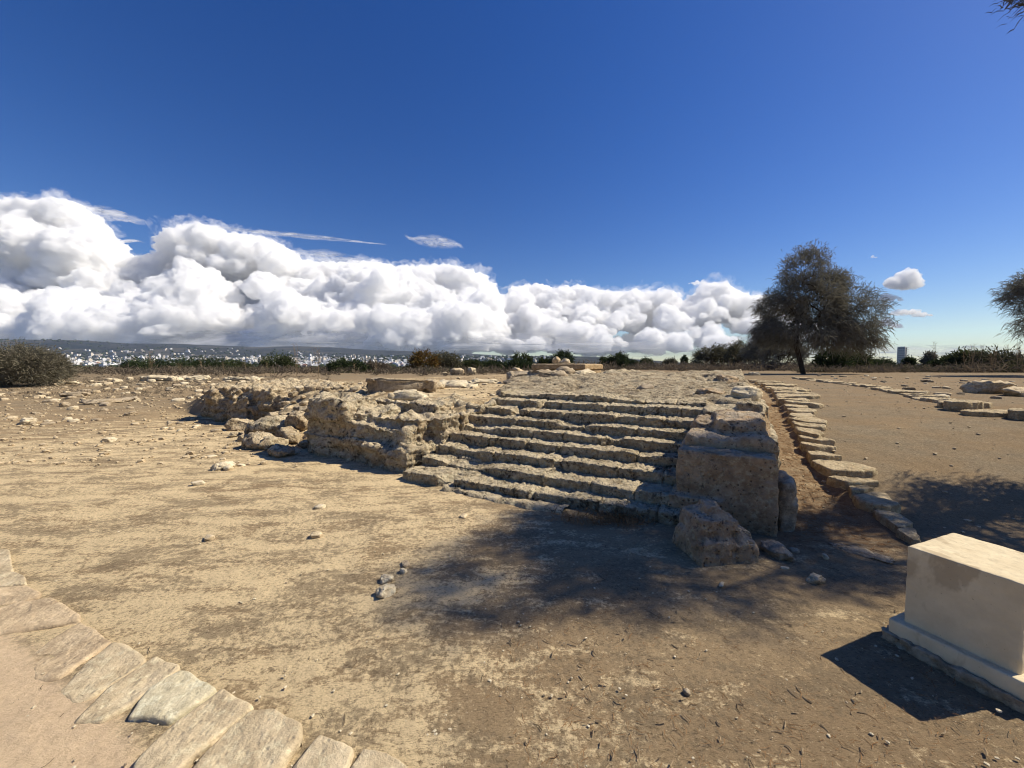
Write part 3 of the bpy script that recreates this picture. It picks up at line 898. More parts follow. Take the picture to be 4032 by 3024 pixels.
RUB = [ # px, py (foot, photo pixels), size, label
    (1090, 1700, (1.0, .7, .55), 'big shaded rock in the middle of the rubble left of the tall block'),
    (1180, 1690, (.45, .5, .6), 'upright narrow rock wedged beside the tall block in the rubble'),
    (1015, 1760, (.55, .5, .42), 'lowest boulder of the rubble, resting on the sand'),
    (1075, 1765, (.5, .4, .3), 'second boulder along the foot of the rubble'),
    (1140, 1735, (.8, .5, .35), 'dark flat-topped rock at the foot of the rubble by the tall block'),
    (950, 1690, (.6, .5, .38), 'grey ledge rock at the left edge of the rubble'),
    (1010, 1640, (.5, .45, .4), 'round tan boulder in the upper rubble below the pale ledge'),
    (985, 1625, (.35, .3, .3), 'small tan stone tucked above the round boulder of the rubble'),
    (1050, 1625, (.9, .5, .4), 'light broken rock near the top of the rubble'),
    (960, 1735, (.3, .25, .18), 'small wedge stone before the grey ledge rock'),
    (920, 1720, (.25, .2, .14), 'little stone at the left foot of the rubble'),
    (1000, 1700, (.4, .35, .3), 'shadowed stone in the hollow of the rubble'),
    (1060, 1720, (.35, .3, .22), 'small light stone in the centre of the rubble'),
    (905, 1655, (.7, .5, .35), 'broken tan rock at the right end of the undercut outcrop'),
    (1115, 1790, (.5, .4, .22), 'low spur of rock at the shadow edge beside the tall block'),
]
for k, (px, py, dm, lb) in enumerate(RUB):
    loose(px, py, dm, 200 + k, lb, yaw=k * 1.3, mat='outcrop' if k % 3 else 'bedrock', rough=0.24, cuts=15, box=0.75)
RG = 'small rubble stones on the slope left of the tall block'
for k in range(46):
    u = rng.uniform(-6.0, -2.9); v = rng.uniform(0.25, 2.6)
    if v < 0.9 and u < -4.6: continue
    x, y = xy(u, v)
    s = rng.uniform(.08, .26)
    V, F = rock_arrays((s * 1.4, s, s * .75), 900 + k, 3, rough=.22)
    o = mesh("rubble_stone", V, F, M['outcrop']); o.location = (x, y, gz(x, y) + s * .2); o.rotation_euler = (0, 0, k)
    tag(o, 'small angular rubble stone on the slope left of the tall block', 'stone', RG)

# ------------------------------------------------------------------ stones on the upper level
UP = [
    (1580, 1545, (1.6, .5, .46), 'long dark-faced block lying on the bare upper ground', 'grey_stone', .2),
    (1610, 1575, (.8, .5, .26), 'low pitted pale rock in front of the long dark-faced block', 'pale', .1),
    (1700, 1620, (.22, .2, .16), 'single small stone on the bare upper ground left of the steps', 'field_stone', .3),
    (1740, 1615, (.55, .4, .15), 'flat crusted rock near the upper left end of the steps', 'field_stone', .9),
    (1570, 1640, (.25, .2, .17), 'small brown stone above the sloping shoulder of the flank', 'field_stone', .3),
    (1530, 1635, (.2, .18, .10), 'little stone beside the small brown one on the upper ground', 'field_stone', 1.3),
    (1800, 1525, (1.3, .7, .25), 'crusty pale rock ridge at the left margin of the platform', 'pale', -.2),
    (1900, 1510, (1.2, .6, .22), 'second crusty rock ridge at the back left of the platform', 'pale', .3),
    (1800, 1475, (1.1, .9, .75), 'rounded tan boulder at the edge of the scrub', 'field_stone', .3),
    (1752, 1475, (.45, .4, .3), 'small stone touching the rounded tan boulder at the scrub edge', 'field_stone', .1),
    (1858, 1472, (.75, .6, .80), 'pointed pale boulder standing right of the rounded tan one', 'pale', .8),
    (2055, 1500, (1.0, .6, .45), 'flat dark block left of the stone plinth', 'grey_stone', .2),
    (2040, 1470, (.8, .6, .5), 'rounded rock behind the flat dark block by the plinth', 'field_stone', .7),
    (2030, 1512, (.7, .4, .2), 'smooth grey oval stone in front of the flat dark block', 'grey_stone', -.2),
    (2150, 1500, (1.5, .7, .55), 'long grey rock lying before the shaded face of the plinth', 'grey_stone', .1),
    (2225, 1495, (.9, .7, .6), 'rounded grey rock at the foot of the plinth corner', 'grey_stone', .7),
    (2300, 1495, (1.0, .7, .5), 'pale lump of rock below the sunlit face of the plinth', 'pale', .5),
    (2430, 1490, (1.8, .8, .5), 'broad grey rock hump right of the plinth', 'bedrock', .1),
    (2530, 1500, (1.6, .7, .35), 'low grey rock ridge on the platform right of the hump', 'bedrock', .2),
    (2620, 1515, (1.3, .6, .22), 'flat crusted rock slab at the back right of the platform', 'bedrock', .3),
    (2866, 1523, (.62, .5, .42), 'squared tan stone block standing alone at the back of the platform', 'block', .15),
    (2940, 1573, (.5, .42, .28), 'pale knob of rock on the right rim of the platform', 'pale', .5),
    (2540, 1540, (.35, .3, .2), 'small grey stone in the middle of the platform', 'grey_stone', .5),
    (2800, 1560, (.5, .35, .18), 'little tan rock on the right side of the platform', 'block', .2),
    (2970, 1478, (.9, .6, .28), 'flat pale boulder beside the far path', 'pale', .2),
]
for k, (px, py, dm, lb, mt, yw) in enumerate(UP):
    up = py < 1530 and 2000 < px < 2700 or (px > 2500 and px < 2960 and py > 1515)
    loose(px, py, dm, 300 + k, lb, yaw=yw, mat=mt, lift=0.10 if up else 0.0, rough=0.1 if k == 0 else 0.22, box=0.3 if k in (0, 11, 20) else 0.6, cuts=3 if k == 0 else 7, sub=4 if dm[0] > .4 else 3)

# ------------------------------------------------------------------ stone plinth
pc = np.array([3.22, 17.0]); zb = 1.0; PL = (EVX, EVY)
root = empty("stone_plinth", (pc[0], pc[1], zb))
tag(root, 'low square plinth of two tan stone courses at the back of the platform', 'plinth')
def course(u0, v1, z0, z1, inset, seed, mat):
    V, F, E = remesh_boxes([(((-u0) / 2, v1 / 2, (z0 + z1) / 2), (u0 / 2 - inset, v1 / 2 - inset, (z1 - z0) / 2))], 0.035)
    V = smooth_verts(V, E, 1)
    x = V[:, 0] * EUX + V[:, 1] * EVX; y = V[:, 0] * EUY + V[:, 1] * EVY
    V = np.stack([x, y, V[:, 2]], 1)
    return weather(V, F, seed, 0.012, 0.012, 0.02, 0.006, 1.0, 0.01), F
V, F = course(2.65, 2.75, -0.2, 0.37, 0.06, 61, M['ashlar']); mesh("lower_course", V, F, M['ashlar'], root)
V, F = course(2.65, 2.75, 0.39, 0.66, 0.0, 62, M['ashlar']); mesh("cap_slab", V, F, M['ashlar'], root)
for (du, dv, dm, lb, sd) in ((-1.75, .9, (.42, .35, .38), 'brown upright stone sitting on top of the plinth', 71), (-1.35, 1.0, (.5, .35, .26), 'white rounded stone sitting on top of the plinth', 72)):
    V, F = rock_arrays(dm, sd, 4, rough=.2); V[:, 2] += dm[2] * .46
    o = mesh("stone", V, F, M['pale'] if sd == 72 else M['field_stone'])
    o.location = (pc[0] + du * EUX + dv * EVX, pc[1] + du * EUY + dv * EVY, zb + 0.655)
    tag(o, lb, 'stone')

# ------------------------------------------------------------------ slabs: kerb stones and flagstones
def slab(name, poly, z_top, thick, seed, mat, label, cat, group=None, tilt=(0, 0), rough=1.0, inset=0.0):
    """irregular stone with the plan outline poly (world xy)"""
    P = np.array(poly, float); c = P.mean(0); Q = P - c
    n = 84
    d = np.linalg.norm(np.roll(Q, -1, 0) - Q, axis=1); s = np.concatenate([[0], np.cumsum(d)])
    t = np.linspace(0, s[-1], n, endpoint=False)
    QQ = np.vstack([Q, Q[:1]])
    ox = np.interp(t, s, QQ[:, 0]); oy = np.interp(t, s, QQ[:, 1])
    for _ in range(1):
        ox = 0.5 * ox + 0.25 * (np.roll(ox, 1) + np.roll(ox, -1)); oy = 0.5 * oy + 0.25 * (np.roll(oy, 1) + np.roll(oy, -1))
    size = math.sqrt(max(np.ptp(ox) * np.ptp(oy), 1e-4))
    jit = 1 + 0.05 * rough * fbm(np.stack([ox, oy, np.full(n, seed * 1.7)], 1) * 7, 3, seed % 40)
    ox, oy = ox * jit, oy * jit
    ts = [0.02, .15, .3, .45, .6, .72, .82, .9, .955, 0.985, 1.0, 1.0, 1.005, 1.0, .985, .96]
    zs = [0, 0, 0, 0, 0, 0, 0, 0, -.004, -.012, -.03, -.25, -.45, -.65, -.85, -1.0]
    V = []
    for tt, zz in zip(ts, zs):
        V.append(np.stack([ox * tt, oy * tt, np.full(n, (zz if zz > -.06 else zz * thick / 1.0))], 1))
    V = np.concatenate(V); F = grid_faces(len(ts), n, wrap=True)[:, ::-1]
    N = normals(V, F); N[:n] = (0, 0, 1)
    q = V + np.array([c[0], c[1], seed * .31])
    V = V + N * ((0.020 * fbm(q * 5, 4, seed % 30) + 0.006 * fbm(q * 22, 2, seed % 31)) * rough * min(1, size / .35) - 0.010 * rough * np.clip(1 - worley(q * 12, seed % 33) / .4, 0, 1))[:, None]
    V[:, 2] += 0.0
    V[:, 2] += -tilt[0] * V[:, 0] - tilt[1] * V[:, 1]
    V = np.vstack([V, [[0, 0, V[:n, 2].mean()]]]); k = len(V) - 1
    F = F.tolist() + [(k, (i + 0), (i + 1) % n) for i in range(n)]
    o = mesh(name, V, F, M[mat])
    o.location = (c[0], c[1], z_top)
    return tag(o, label, cat, group)

# flagstone edge of the old path, lower left (outline in the zoomed crop's pixels)
def z8(p): return (p[0] / 1.301 / 3.9375, (2050 + p[1] / 1.301) / 3.9375)
FLAG = [
    ([(-120, 140), (45, 148), (66, 252), (-120, 258)], 'flag', 'farthest flagstone of the sandy path edge, cut by the picture border', .022),
    ([(-120, 262), (70, 258), (128, 280), (133, 322), (-120, 342)], 'flag', 'tan flagstone second from the far end of the sandy path edge', .024),
    ([(-120, 350), (138, 332), (203, 378), (195, 398), (-20, 432), (-120, 440)], 'flag_pink', 'pinkish worn flagstone third along the sandy path edge', .018),
    ([(-60, 452), (110, 412), (262, 400), (404, 482), (408, 514), (40, 566), (-60, 590)], 'flag_pink', 'wide pinkish flagstone with cracked surface, half covered by sand', .020),
    ([(150, 690), (250, 610), (412, 524), (490, 572), (570, 628), (440, 700), (300, 800), (180, 800)], 'flag_pink', 'broad flagstone almost buried under the sand of the path', .013),
    ([(300, 860), (440, 720), (575, 635), (640, 640), (745, 712), (735, 738), (560, 840), (400, 930)], 'flag', 'sand-dusted flagstone between the buried one and the dark grey one', .012),
    ([(380, 1010), (545, 855), (795, 698), (850, 722), (918, 742), (905, 772), (690, 915), (520, 1010)], 'flag', 'long grey flagstone with dark stained back end', .022),
    ([(652, 992), (760, 852), (918, 772), (968, 774), (1103, 866), (1010, 930), (868, 1012), (760, 990)], 'flag_white', 'bright whitish flagstone between two grey ones', .026),
    ([(668, 1290), (690, 1212), (800, 1110), (922, 1012), (1140, 866), (1298, 964), (1212, 1030), (1040, 1150), (880, 1290)], 'flag', 'largest mottled grey flagstone at the lower left', .034),
    ([(940, 1300), (1040, 1180), (1182, 1042), (1288, 974), (1398, 968), (1536, 1042), (1538, 1112), (1470, 1190), (1390, 1300)], 'flag', 'round-cornered mottled flagstone right of the largest one', .034),
    ([(1450, 1320), (1510, 1240), (1638, 1096), (1808, 1168), (1788, 1230), (1750, 1320)], 'flag', 'squarish pale tan flagstone near the bottom edge', .030),
    ([(1765, 1330), (1800, 1250), (1860, 1162), (1988, 1192), (2110, 1275), (2130, 1330)], 'flag', 'rightmost flagstone of the sandy path edge at the bottom', .026),
]
for k, (pl, mt, lb, h) in enumerate(FLAG):
    q_ = np.array([at_z(*z8(p), h)[:2] for p in pl]); q_ = q_.mean(0) + (q_ - q_.mean(0)) * 1.05
    slab("flagstone", q_, h, 0.12, 500 + k, mt, lb, 'flagstone', 'flagstones edging the sandy path', rough=0.45, tilt=(-.036, -.075))

# left kerb row of the gravel path
def z8b(p): return ((3000 + p[0] / 3.16) / 3.9375, (1700 + p[1] / 3.16) / 3.9375)
def z7(p): return ((2700 + p[0] / 3.16) / 3.9375, (1450 + p[1] / 3.16) / 3.9375)
KST = [
    (z8b, [(1675, 1215), (1760, 1188), (1900, 1212), (1990, 1340), (1880, 1330)], .10, 'small shaded stone ending the kerb row behind the pale pedestal'),
    (z8b, [(1392, 958), (1440, 945), (1600, 960), (1745, 1012), (1890, 1140), (1800, 1180), (1690, 1195), (1520, 1075)], .17, 'steep-sided blue-grey stone in shade near the end of the kerb row'),
    (z8b, [(1120, 775), (1260, 730), (1400, 700), (1560, 735), (1640, 840), (1740, 920), (1600, 955), (1400, 935), (1200, 870)], .17, 'broad dark kerb stone with a hollowed top, in tree shade'),
    (z8b, [(1070, 650), (1250, 640), (1400, 690), (1260, 728), (1115, 760)], .16, 'half-shaded kerb stone between the broad dark one and a flat pale one'),
    (z8b, [(800, 575), (900, 520), (1150, 540), (1360, 562), (1470, 612), (1240, 632), (1060, 640), (900, 610)], .17, 'flat pale kerb stone with a thin tail toward the path'),
    (z8b, [(598, 352), (720, 297), (1010, 295), (1320, 378), (1440, 460), (1380, 500), (1150, 510), (870, 520), (720, 440)], .18, 'largest kerb stone, flat and sunlit with a broken near edge'),
    (z8b, [(548, 242), (700, 202), (870, 240), (1010, 285), (830, 292), (690, 305), (600, 330)], .17, 'tan kerb stone tilted above the largest one'),
    (z8b, [(470, 140), (560, 105), (760, 125), (940, 178), (700, 187), (500, 187)], .14, 'lens-shaped kerb stone third beyond the largest one'),
    (z7, [(1390, 835), (1425, 795), (1720, 838), (1870, 905), (1700, 900), (1430, 885)], .16, 'low ribbed kerb stone with a long pointed tail'),
    (z7, [(1345, 728), (1550, 708), (1660, 738), (1725, 830), (1640, 850), (1400, 790)], .16, 'bright squared kerb stone before the ribbed one'),
    (z7, [(1318, 672), (1500, 658), (1750, 690), (1745, 722), (1560, 722), (1350, 708)], .15, 'narrow brown kerb stone lying under a longer one'),
    (z7, [(1262, 650), (1360, 595), (1620, 590), (1765, 640), (1755, 675), (1480, 655)], .15, 'long kerb stone with a knob at its path end'),
    (z7, [(1280, 600), (1310, 540), (1560, 548), (1620, 585), (1400, 600)], .15, 'pale kerb stone squeezed between two longer ones'),
    (z7, [(1250, 500), (1300, 482), (1520, 482), (1635, 510), (1600, 535), (1400, 535), (1270, 530)], .14, 'white-topped kerb stone with a blunt path end'),
    (z7, [(1215, 455), (1260, 435), (1500, 448), (1525, 465), (1400, 480), (1240, 480)], .14, 'grey kerb stone just beyond the white-topped one'),
]
for k, (zf, pl, h, lb) in enumerate(KST):
    pts = [on_ground(*zf(p), 0.07) for p in pl]
    zt = float(np.mean([p[2] for p in pts])) + 0.0
    c = np.mean([p[:2] for p in pts], 0)
    slab("kerb_stone", [p[:2] for p in pts], zt, h + 0.14, 540 + k, 'kerb', lb, 'kerb stone', 'stones edging the gravel path', rough=0.9, tilt=(0.0, -0.05))
# the rows run on with smaller stones
def kerb_row(K, y0, y1, depth, seed, lb, grp, side):
    rg = np.random.default_rng(seed); y = y0; n = 0
    while y < y1:
        x = float(kerb_x(y, K)); y2 = y + 0.3
        t = np.array([float(kerb_x(y2, K)) - x, 0.3]); t /= np.linalg.norm(t); nn = np.array([t[1], -t[0]]) * side
        L = rg.uniform(0.28, 0.6) * (1 + 0.02 * y); Dp = depth * rg.uniform(.65, 1.25)
        a = np.array([x, y]) + nn * rg.uniform(-.08, .05)
        pl = [a, a + t * L * rg.uniform(.8, 1), a + t * L * rg.uniform(.7, 1.0) + nn * Dp * rg.uniform(.8, 1.1), a + t * L * .4 + nn * Dp * rg.uniform(1.0, 1.2), a + t * L * rg.uniform(-.05, .15) + nn * Dp * rg.uniform(.75, 1)]
        c = np.mean(pl, 0)
        slab("kerb_stone", pl, gz(*c) + rg.uniform(.03, .09), 0.26, seed + n, 'kerb', lb, 'kerb stone', grp, rough=1.2, tilt=(rg.uniform(-.06, .06), rg.uniform(-.06, .06)))
        y += t[1] * (L + rg.uniform(0.0, .10)); n += 1
kerb_row(KL, 7.9, 17.5, 0.75, 700, 'pale stone of the tight kerb row curving away along the platform side', 'far kerb stones on the platform side', 1)
KR_NEAR = [(6.25, .8, 'low blocky kerb stone at the right picture edge beside the path'), (6.65, .6, 'rounded kerb stone second from the right picture edge'),
           (7.0, .9, 'long flat kerb stone lying nearest the path on its right side'), (7.45, .6, 'wedge-shaped kerb stone on the right side of the path'),
           (7.75, .95, 'flat pale kerb stone with a broken end on the right side of the path')]
for k, (y, L, lb) in enumerate(KR_NEAR):
    x = float(kerb_x(y, KR)) + (0.25 if k in (0, 1, 4) else 0.0)
    rg = np.random.default_rng(800 + k)
    pl = [(x + L * .6 * math.cos(a) * rg.uniform(.85, 1.1), y + .2 * math.sin(a) * rg.uniform(.85, 1.1)) for a in np.arange(0, 6.2, .7)]
    slab("kerb_stone", pl, gz(x, y) + [.16, .17, .08, .18, .10][k], .3, 800 + k, 'kerb', lb, 'kerb stone', 'stones edging the gravel path', rough=1.2, tilt=(0, -.05))
kerb_row(KR, 8.1, 19.5, 0.55, 830, 'flat pale stone of the loose kerb row on the far side of the path', 'far kerb stones on the right side', 1)

# ------------------------------------------------------------------ pale pedestal at the right
def pedestal():
    A = np.array([2.26, 2.15]); Bc = A + np.array([0.36, -0.93]); 
    d1 = (Bc - A) / np.linalg.norm(Bc - A); d2 = np.array([-d1[1], d1[0]])
    L, W = 0.42, 0.50
    root = empty("stone_pedestal", (*A, 0))
    tag(root, 'pale rendered concrete pedestal with a projecting base at the right edge', 'pedestal')
    m = NT("stained_render"); p = m.pos()
    c = m.mix(m.ramp(m.noise(p, 7, 6, .6), [(.35, 0), (.7, 1)]), (.58, .49, .35), (.70, .61, .45))
    st = m.ramp(m.noise(m.pos((1, 1, .55)), 4.2, 5, .55, .3), [(.55, 0), (.60, .6)])
    c = m.mix(st, c, (.36, .28, .19))
    c = m.mix(m.ramp(m.noise(p, 60, 4, .7), [(.66, 0), (.72, .6)]), c, (.2, .16, .11))
    g = m.n("ShaderNodeNewGeometry"); sx = m.n("ShaderNodeSeparateXYZ"); m.l(g.outputs['Normal'], sx.inputs[0])
    tp = m.math('MULTIPLY', m.ramp(sx.outputs['Z'], [(.5, 0), (.8, 1)]), m.ramp(m.noise(p, 38, 6, .7), [(.5, 0), (.68, .55)]))
    c = m.mix(tp, c, (.42, .36, .27))
    pv = m.vor(p, 45); n = m.bump(m.noise(p, 40, 6, .7), .35, .006)
    n = m.bump(m.math('MULTIPLY', m.ramp(pv, [(0, 0), (.16, 1)]), 1.0), .3, .004, n)
    m.bsdf(c, .9, n, .15, (1.0, .97, .86))
    def blk(name, a0, a1, b0, b1, z0, z1, bev, seed):
        V, F, E = remesh_boxes([(((a0 + a1) / 2, (b0 + b1) / 2, (z0 + z1) / 2), ((a1 - a0) / 2, (b1 - b0) / 2, (z1 - z0) / 2))], 0.009)
        V = smooth_verts(V, E, 1)
        V = np.stack([V[:, 0] * d1[0] + V[:, 1] * d2[0], V[:, 0] * d1[1] + V[:, 1] * d2[1], V[:, 2]], 1)
        N = normals(V, F)
        V = V + N * (0.0022 * fbm(V * 24, 3, seed) - 0.006 * np.maximum(fbm(V * 11, 3, seed + 4) - .45, 0) - 0.0045 * np.clip(1 - worley(V * 26, seed) / .25, 0, 1))[:, None]
        mesh(name, V, F, m.m, root)
    blk("body", 0, L, 0, W, 0.1, .57, .004, 3)
    blk("base_course", -.05, L + .05, -.05, W + .05, 0.035, .128, .004, 5)
    V, F, E = remesh_boxes([(((L) / 2, W / 2, 0.0), (L / 2 + .075, W / 2 + .075, .05))], 0.012)
    V = np.stack([V[:, 0] * d1[0] + V[:, 1] * d2[0], V[:, 0] * d1[1] + V[:, 1] * d2[1], V[:, 2]], 1)
    V = weather(V, F, 9, .02, .012, .02, .006, 3, 0)
    mesh("rough_footing", V, F, M['grey_stone'], root)
pedestal()

# ------------------------------------------------------------------ single stones on the open ground
GS = [
    (1522, 2290, (.10, .075, .055), 'flat white stone at the tip of the tree shadow', 'pale'),
    (1520, 2342, (.125, .10, .085), 'chunky white stone nearest the viewer below the tree shadow', 'pale'),
    (1598, 2225, (.09, .07, .03), 'grey pebble inside the left tip of the tree shadow', 'grey_stone'),
    (1588, 2255, (.06, .05, .05), 'small upright stone at the shadow edge behind the flat white one', 'pale'),
    (1260, 2002, (.13, .10, .06), 'white stone on the sand below the long shadow of the flank', 'pale'),
    (1826, 2036, (.10, .07, .04), 'little stone on the sand before the lowest step', 'field_stone'),
    (825, 2124, (.11, .08, .06), 'brownish stone alone on the sandy ground left of centre', 'field_stone'),
    (1245, 2112, (.10, .08, .05), 'pair-less pale stone on the sand left of the tree shadow', 'field_stone'),
    (880, 1845, (.30, .22, .14), 'yellowish stone on red litter left of the flank shadow', 'pale'),
    (900, 1850, (.16, .12, .09), 'smaller companion of the yellowish stone on red litter', 'pale'),
    (950, 1835, (.12, .1, .05), 'tiny white stone between the yellowish stone and the flank shadow', 'pale'),
    (780, 1908, (.16, .10, .07), 'white stone with a dark underside on the grey patch of sand', 'pale'),
    (835, 1800, (.15, .12, .05), 'white flat stone above the red litter patch', 'pale'),
    (110, 1668, (.42, .3, .2), 'creamy flat-topped stone on the far left sand', 'pale'),
    (430, 1738, (.26, .18, .12), 'cream stone lying in the yellow sand of the left field', 'pale'),
    (440, 1585, (1.5, .8, .22), 'big pale flat slab in the stony left field', 'grey_stone'),
    (515, 1632, (.35, .25, .12), 'dark flat stone below the big pale slab of the left field', 'grey_stone'),
    (255, 1600, (.3, .25, .2), 'dark stone in the middle of the stony left field', 'grey_stone'),
    (300, 1560, (.9, .5, .25), 'dark jagged rock cluster left of the big pale slab', 'grey_stone'),
    (460, 1505, (.5, .4, .3), 'white angular stone near the scrub of the left field', 'pale'),
    (235, 1508, (.6, .4, .32), 'brown rock beside the big brown bush', 'field_stone'),
    (285, 1512, (.8, .4, .2), 'white flat stone right of the brown rock by the bush', 'pale'),
    (2930, 2172, (.20, .16, .13), 'rounded stone tucked behind the pitted boulder in shade', 'grey_stone'),
    (3062, 2185, (.27, .17, .12), 'smooth oblong stone beside the foot of the squared block', 'grey_stone'),
    (3130, 2175, (.08, .06, .05), 'pebble touching the smooth oblong stone', 'grey_stone'),
    (3212, 2292, (.145, .085, .07), 'brown potato-shaped stone at the lower edge of the shade', 'field_stone'),
    (3250, 2200, (.05, .04, .05), 'short pale stub standing in the dark shade', 'pale'),
    (3390, 2180, (.40, .16, .035), 'flat stone flush with the shaded ground before the pedestal', 'grey_stone'),
    (3090, 2240, (.06, .04, .025), 'tan chip of stone between the boulder and the brown stone', 'pale'),
    (2840, 2305, (.08, .03, .025), 'finger-shaped stone chip on the lit ground under the boulder', 'pale'),
    (2705, 2730, (.035, .03, .025), 'dark pebble on the ground at the lower right', 'grey_stone'),
    (3895, 1548, (.95, .6, .45), 'brown boulder standing on the open ground right of the path', 'field_stone'),
    (4010, 1558, (.9, .5, .3), 'brown flat boulder at the right picture edge', 'field_stone'),
    (3650, 1505, (.4, .3, .16), 'grey stone on the open ground beyond the right kerb', 'grey_stone'),
    (3580, 1537, (.3, .2, .13), 'dark stone just outside the right kerb row', 'grey_stone'),
]
for k, (px, py, dm, lb, mt) in enumerate(GS):
    loose(px, py, dm, 400 + k, lb, 'stone', mt, yaw=k * .9, name="stone", sub=4 if dm[0] > .25 or py > 2150 else 3, rough=0.18, cuts=9)

# low white rock lines at the back of the left field
for (px, py, dm, lb, sd) in ((640, 1500, (2.6, .9, .45), 'low line of broken white rock at the scrub edge on the left', 81), (760, 1496, (2.4, .9, .35), 'right half of the low white rock line at the scrub edge', 82),
                             (950, 1497, (2.6, .9, .3), 'flat white rock strip above the rock outcrop', 83)):
    loose(px, py, dm, sd, lb, mat='pale', rough=.25, sub=5, fine=.1)

LF = 'flat field stones scattered over the stony left field'
nf = 0
while nf < 170:
    y = rng.uniform(9, 27); x = rng.uniform(-34, -6.5)
    px = 512 + FPX * x / y
    u, v = uv(x, y)
    if px < -10 or px > 250 or (u > -11.2 and v > 0.8): continue
    if fbm(np.array([[x * .25, y * .35, 0]]), 2, 3)[0] < rng.uniform(-.5, .35): continue
    s = rng.uniform(.07, .24) * (0.7 + y / 30)
    V, F = rock_arrays((s * 1.4, s, s * rng.uniform(.5, .9)), 1300 + nf, 3, rough=.24)
    o = mesh("field_stone", V, F, M[['field_stone', 'pale', 'grey_stone'][nf % 3]])
    o.location = (x, y, gz(x, y) + s * .05); o.rotation_euler = (0, 0, rng.uniform(0, 6))
    tag(o, 'flat weathered stone, one of many scattered over the stony left field', 'stone', LF); nf += 1
UG = 'small stones on the bare upper ground'
for k in range(60):
    u = rng.uniform(-8, -0.2); v = rng.uniform(2.4, 12)
    x, y = xy(u, v)
    if x > -0.6 + .05 * y: continue
    s = rng.uniform(.05, .16)
    V, F = rock_arrays((s * 1.4, s, s * .7), 1600 + k, 3, rough=.2)
    o = mesh("stone", V, F, M[['field_stone', 'pale'][k % 2]]); o.location = (x, y, gz(x, y) + s * .15); o.rotation_euler = (0, 0, k)
    tag(o, 'small stone, one of many on the bare tan upper ground behind the flank', 'stone', UG)
RS = 'small stones on the open ground right of the path'
for k in range(55):
    y = rng.uniform(8.5, 24); x = float(kerb_x(y, KR)) + rng.uniform(.7, 9)
    s = rng.uniform(.07, .24)
    V, F = rock_arrays((s * 1.4, s, s * .55), 1700 + k, 3, rough=.2)
    o = mesh("stone", V, F, M[['field_stone', 'grey_stone', 'pale'][k % 3]]); o.location = (x, y, gz(x, y) + s * .1); o.rotation_euler = (0, 0, k)
    tag(o, 'small stone, one of many on the open ground right of the path', 'stone', RS)

# ------------------------------------------------------------------ litter
def scatter_pebbles(n, region, smin, smax, seed, name, mat, label):
    rg = np.random.default_rng(seed); Vs, Fs, k = [], [], 0
    base = [rock_arrays((1.3, 1, .7), seed + q, 1, rough=.25) for q in range(6)]
    pts = region(rg, n); z = terrain(pts[:, 0], pts[:, 1])
    for i in range(n):
        V, F = base[i % 6]; s = smin * (smax / smin) ** (rg.random() ** 2)
        Vs.append(place(V * s, (pts[i, 0], pts[i, 1], z[i] + s * .2), rg.uniform(0, 6.3))); Fs.append(F + k); k += len(V)
    o = mesh(name, np.concatenate(Vs), np.concatenate(Fs), M[mat], smooth=False)
    return tag(o, label, name.split('_')[-1], kind='stuff')
def near_region(rg, n):
    d = 1.3 * (9 / 1.3) ** rg.random(n); a = np.radians(rg.uniform(-55, 55, n))
    p = np.stack([d * np.tan(a) * .98, d], 1); u, v = uv(p[:, 0], p[:, 1])
    bad = (v > -0.2) & (u > -3.2) & (u < 4.3)
    p[bad] = np.stack([rg.uniform(-3, 2.4, bad.sum()), rg.uniform(1.4, 3.4, bad.sum())], 1)
    return p
scatter_pebbles(1100, near_region, .0025, .016, 5, "pale_gravel", 'pale', 'pale grit and pebbles strewn over the sandy foreground')
scatter_pebbles(300, near_region, .003, .014, 15, "dark_gravel", 'grey_stone', 'dark grit and pebbles strewn over the sandy foreground')
def upper_region(rg, n):
    u = rg.uniform(-9, 0.2, n); v = rg.uniform(2.3, 13, n)
    x, y = xy(u, v); return np.stack([x, y], 1)
scatter_pebbles(900, upper_region, .02, .07, 25, "upper_gravel", 'field_stone', 'loose gravel on the tan upper ground')
def left_region(rg, n):
    y = rg.uniform(6, 26, n); x = -y * rg.uniform(.55, 1.4, n); return np.stack([x, y], 1)
scatter_pebbles(2200, left_region, .03, .11, 35, "field_gravel", 'field_stone', 'loose gravel of the stony left field')
def path_region(rg, n):
    y = rg.uniform(3.5, 24, n); x = kerb_x(y, KL) + rg.uniform(-.6, 9, n); return np.stack([x, y], 1)
scatter_pebbles(1500, path_region, .012, .05, 45, "path_gravel", 'field_stone', 'loose gravel on the path and the ground beside it')

def twigs(n, seed, region, lmin, lmax, rad, mat, name, label):
    rg = np.random.default_rng(seed); p = region(rg, n); z = terrain(p[:, 0], p[:, 1])
    c = np.stack([p[:, 0], p[:, 1], z + rad * 1.2], 1)
    a = rg.uniform(0, 6.28, n); L = rg.uniform(lmin, lmax, n)
    d = np.stack([np.cos(a), np.sin(a), rg.normal(size=n) * .10], 1); s = np.stack([-np.sin(a), np.cos(a), 0 * a], 1)
    r = rad * rg.uniform(.6, 1.5, n)[:, None]; up = np.array([0, 0, 1.0]) * r
    bend = s * (L * rg.normal(size=n) * .12)[:, None]
    V, F = [], []
    pts = [c - d * L[:, None] / 2, c + bend, c + d * L[:, None] / 2]
    for q in pts: V += [q + s * r, q + up * 0.7, q - s * r]
    V = np.stack(V, 1).reshape(-1, 3); b = np.arange(n)[:, None] * 9
    F = np.concatenate([b + np.array(t) for t in ([0, 1, 4, 3], [1, 2, 5, 4], [3, 4, 7, 6], [4, 5, 8, 7])], 0)
    o = mesh(name, V, F, mat, smooth=False)
    return tag(o, label, 'litter', kind='stuff')
M['twig_dark'] = leaf_mat('dark_twig', (.05, .036, .025), (.09, .065, .045), 0)
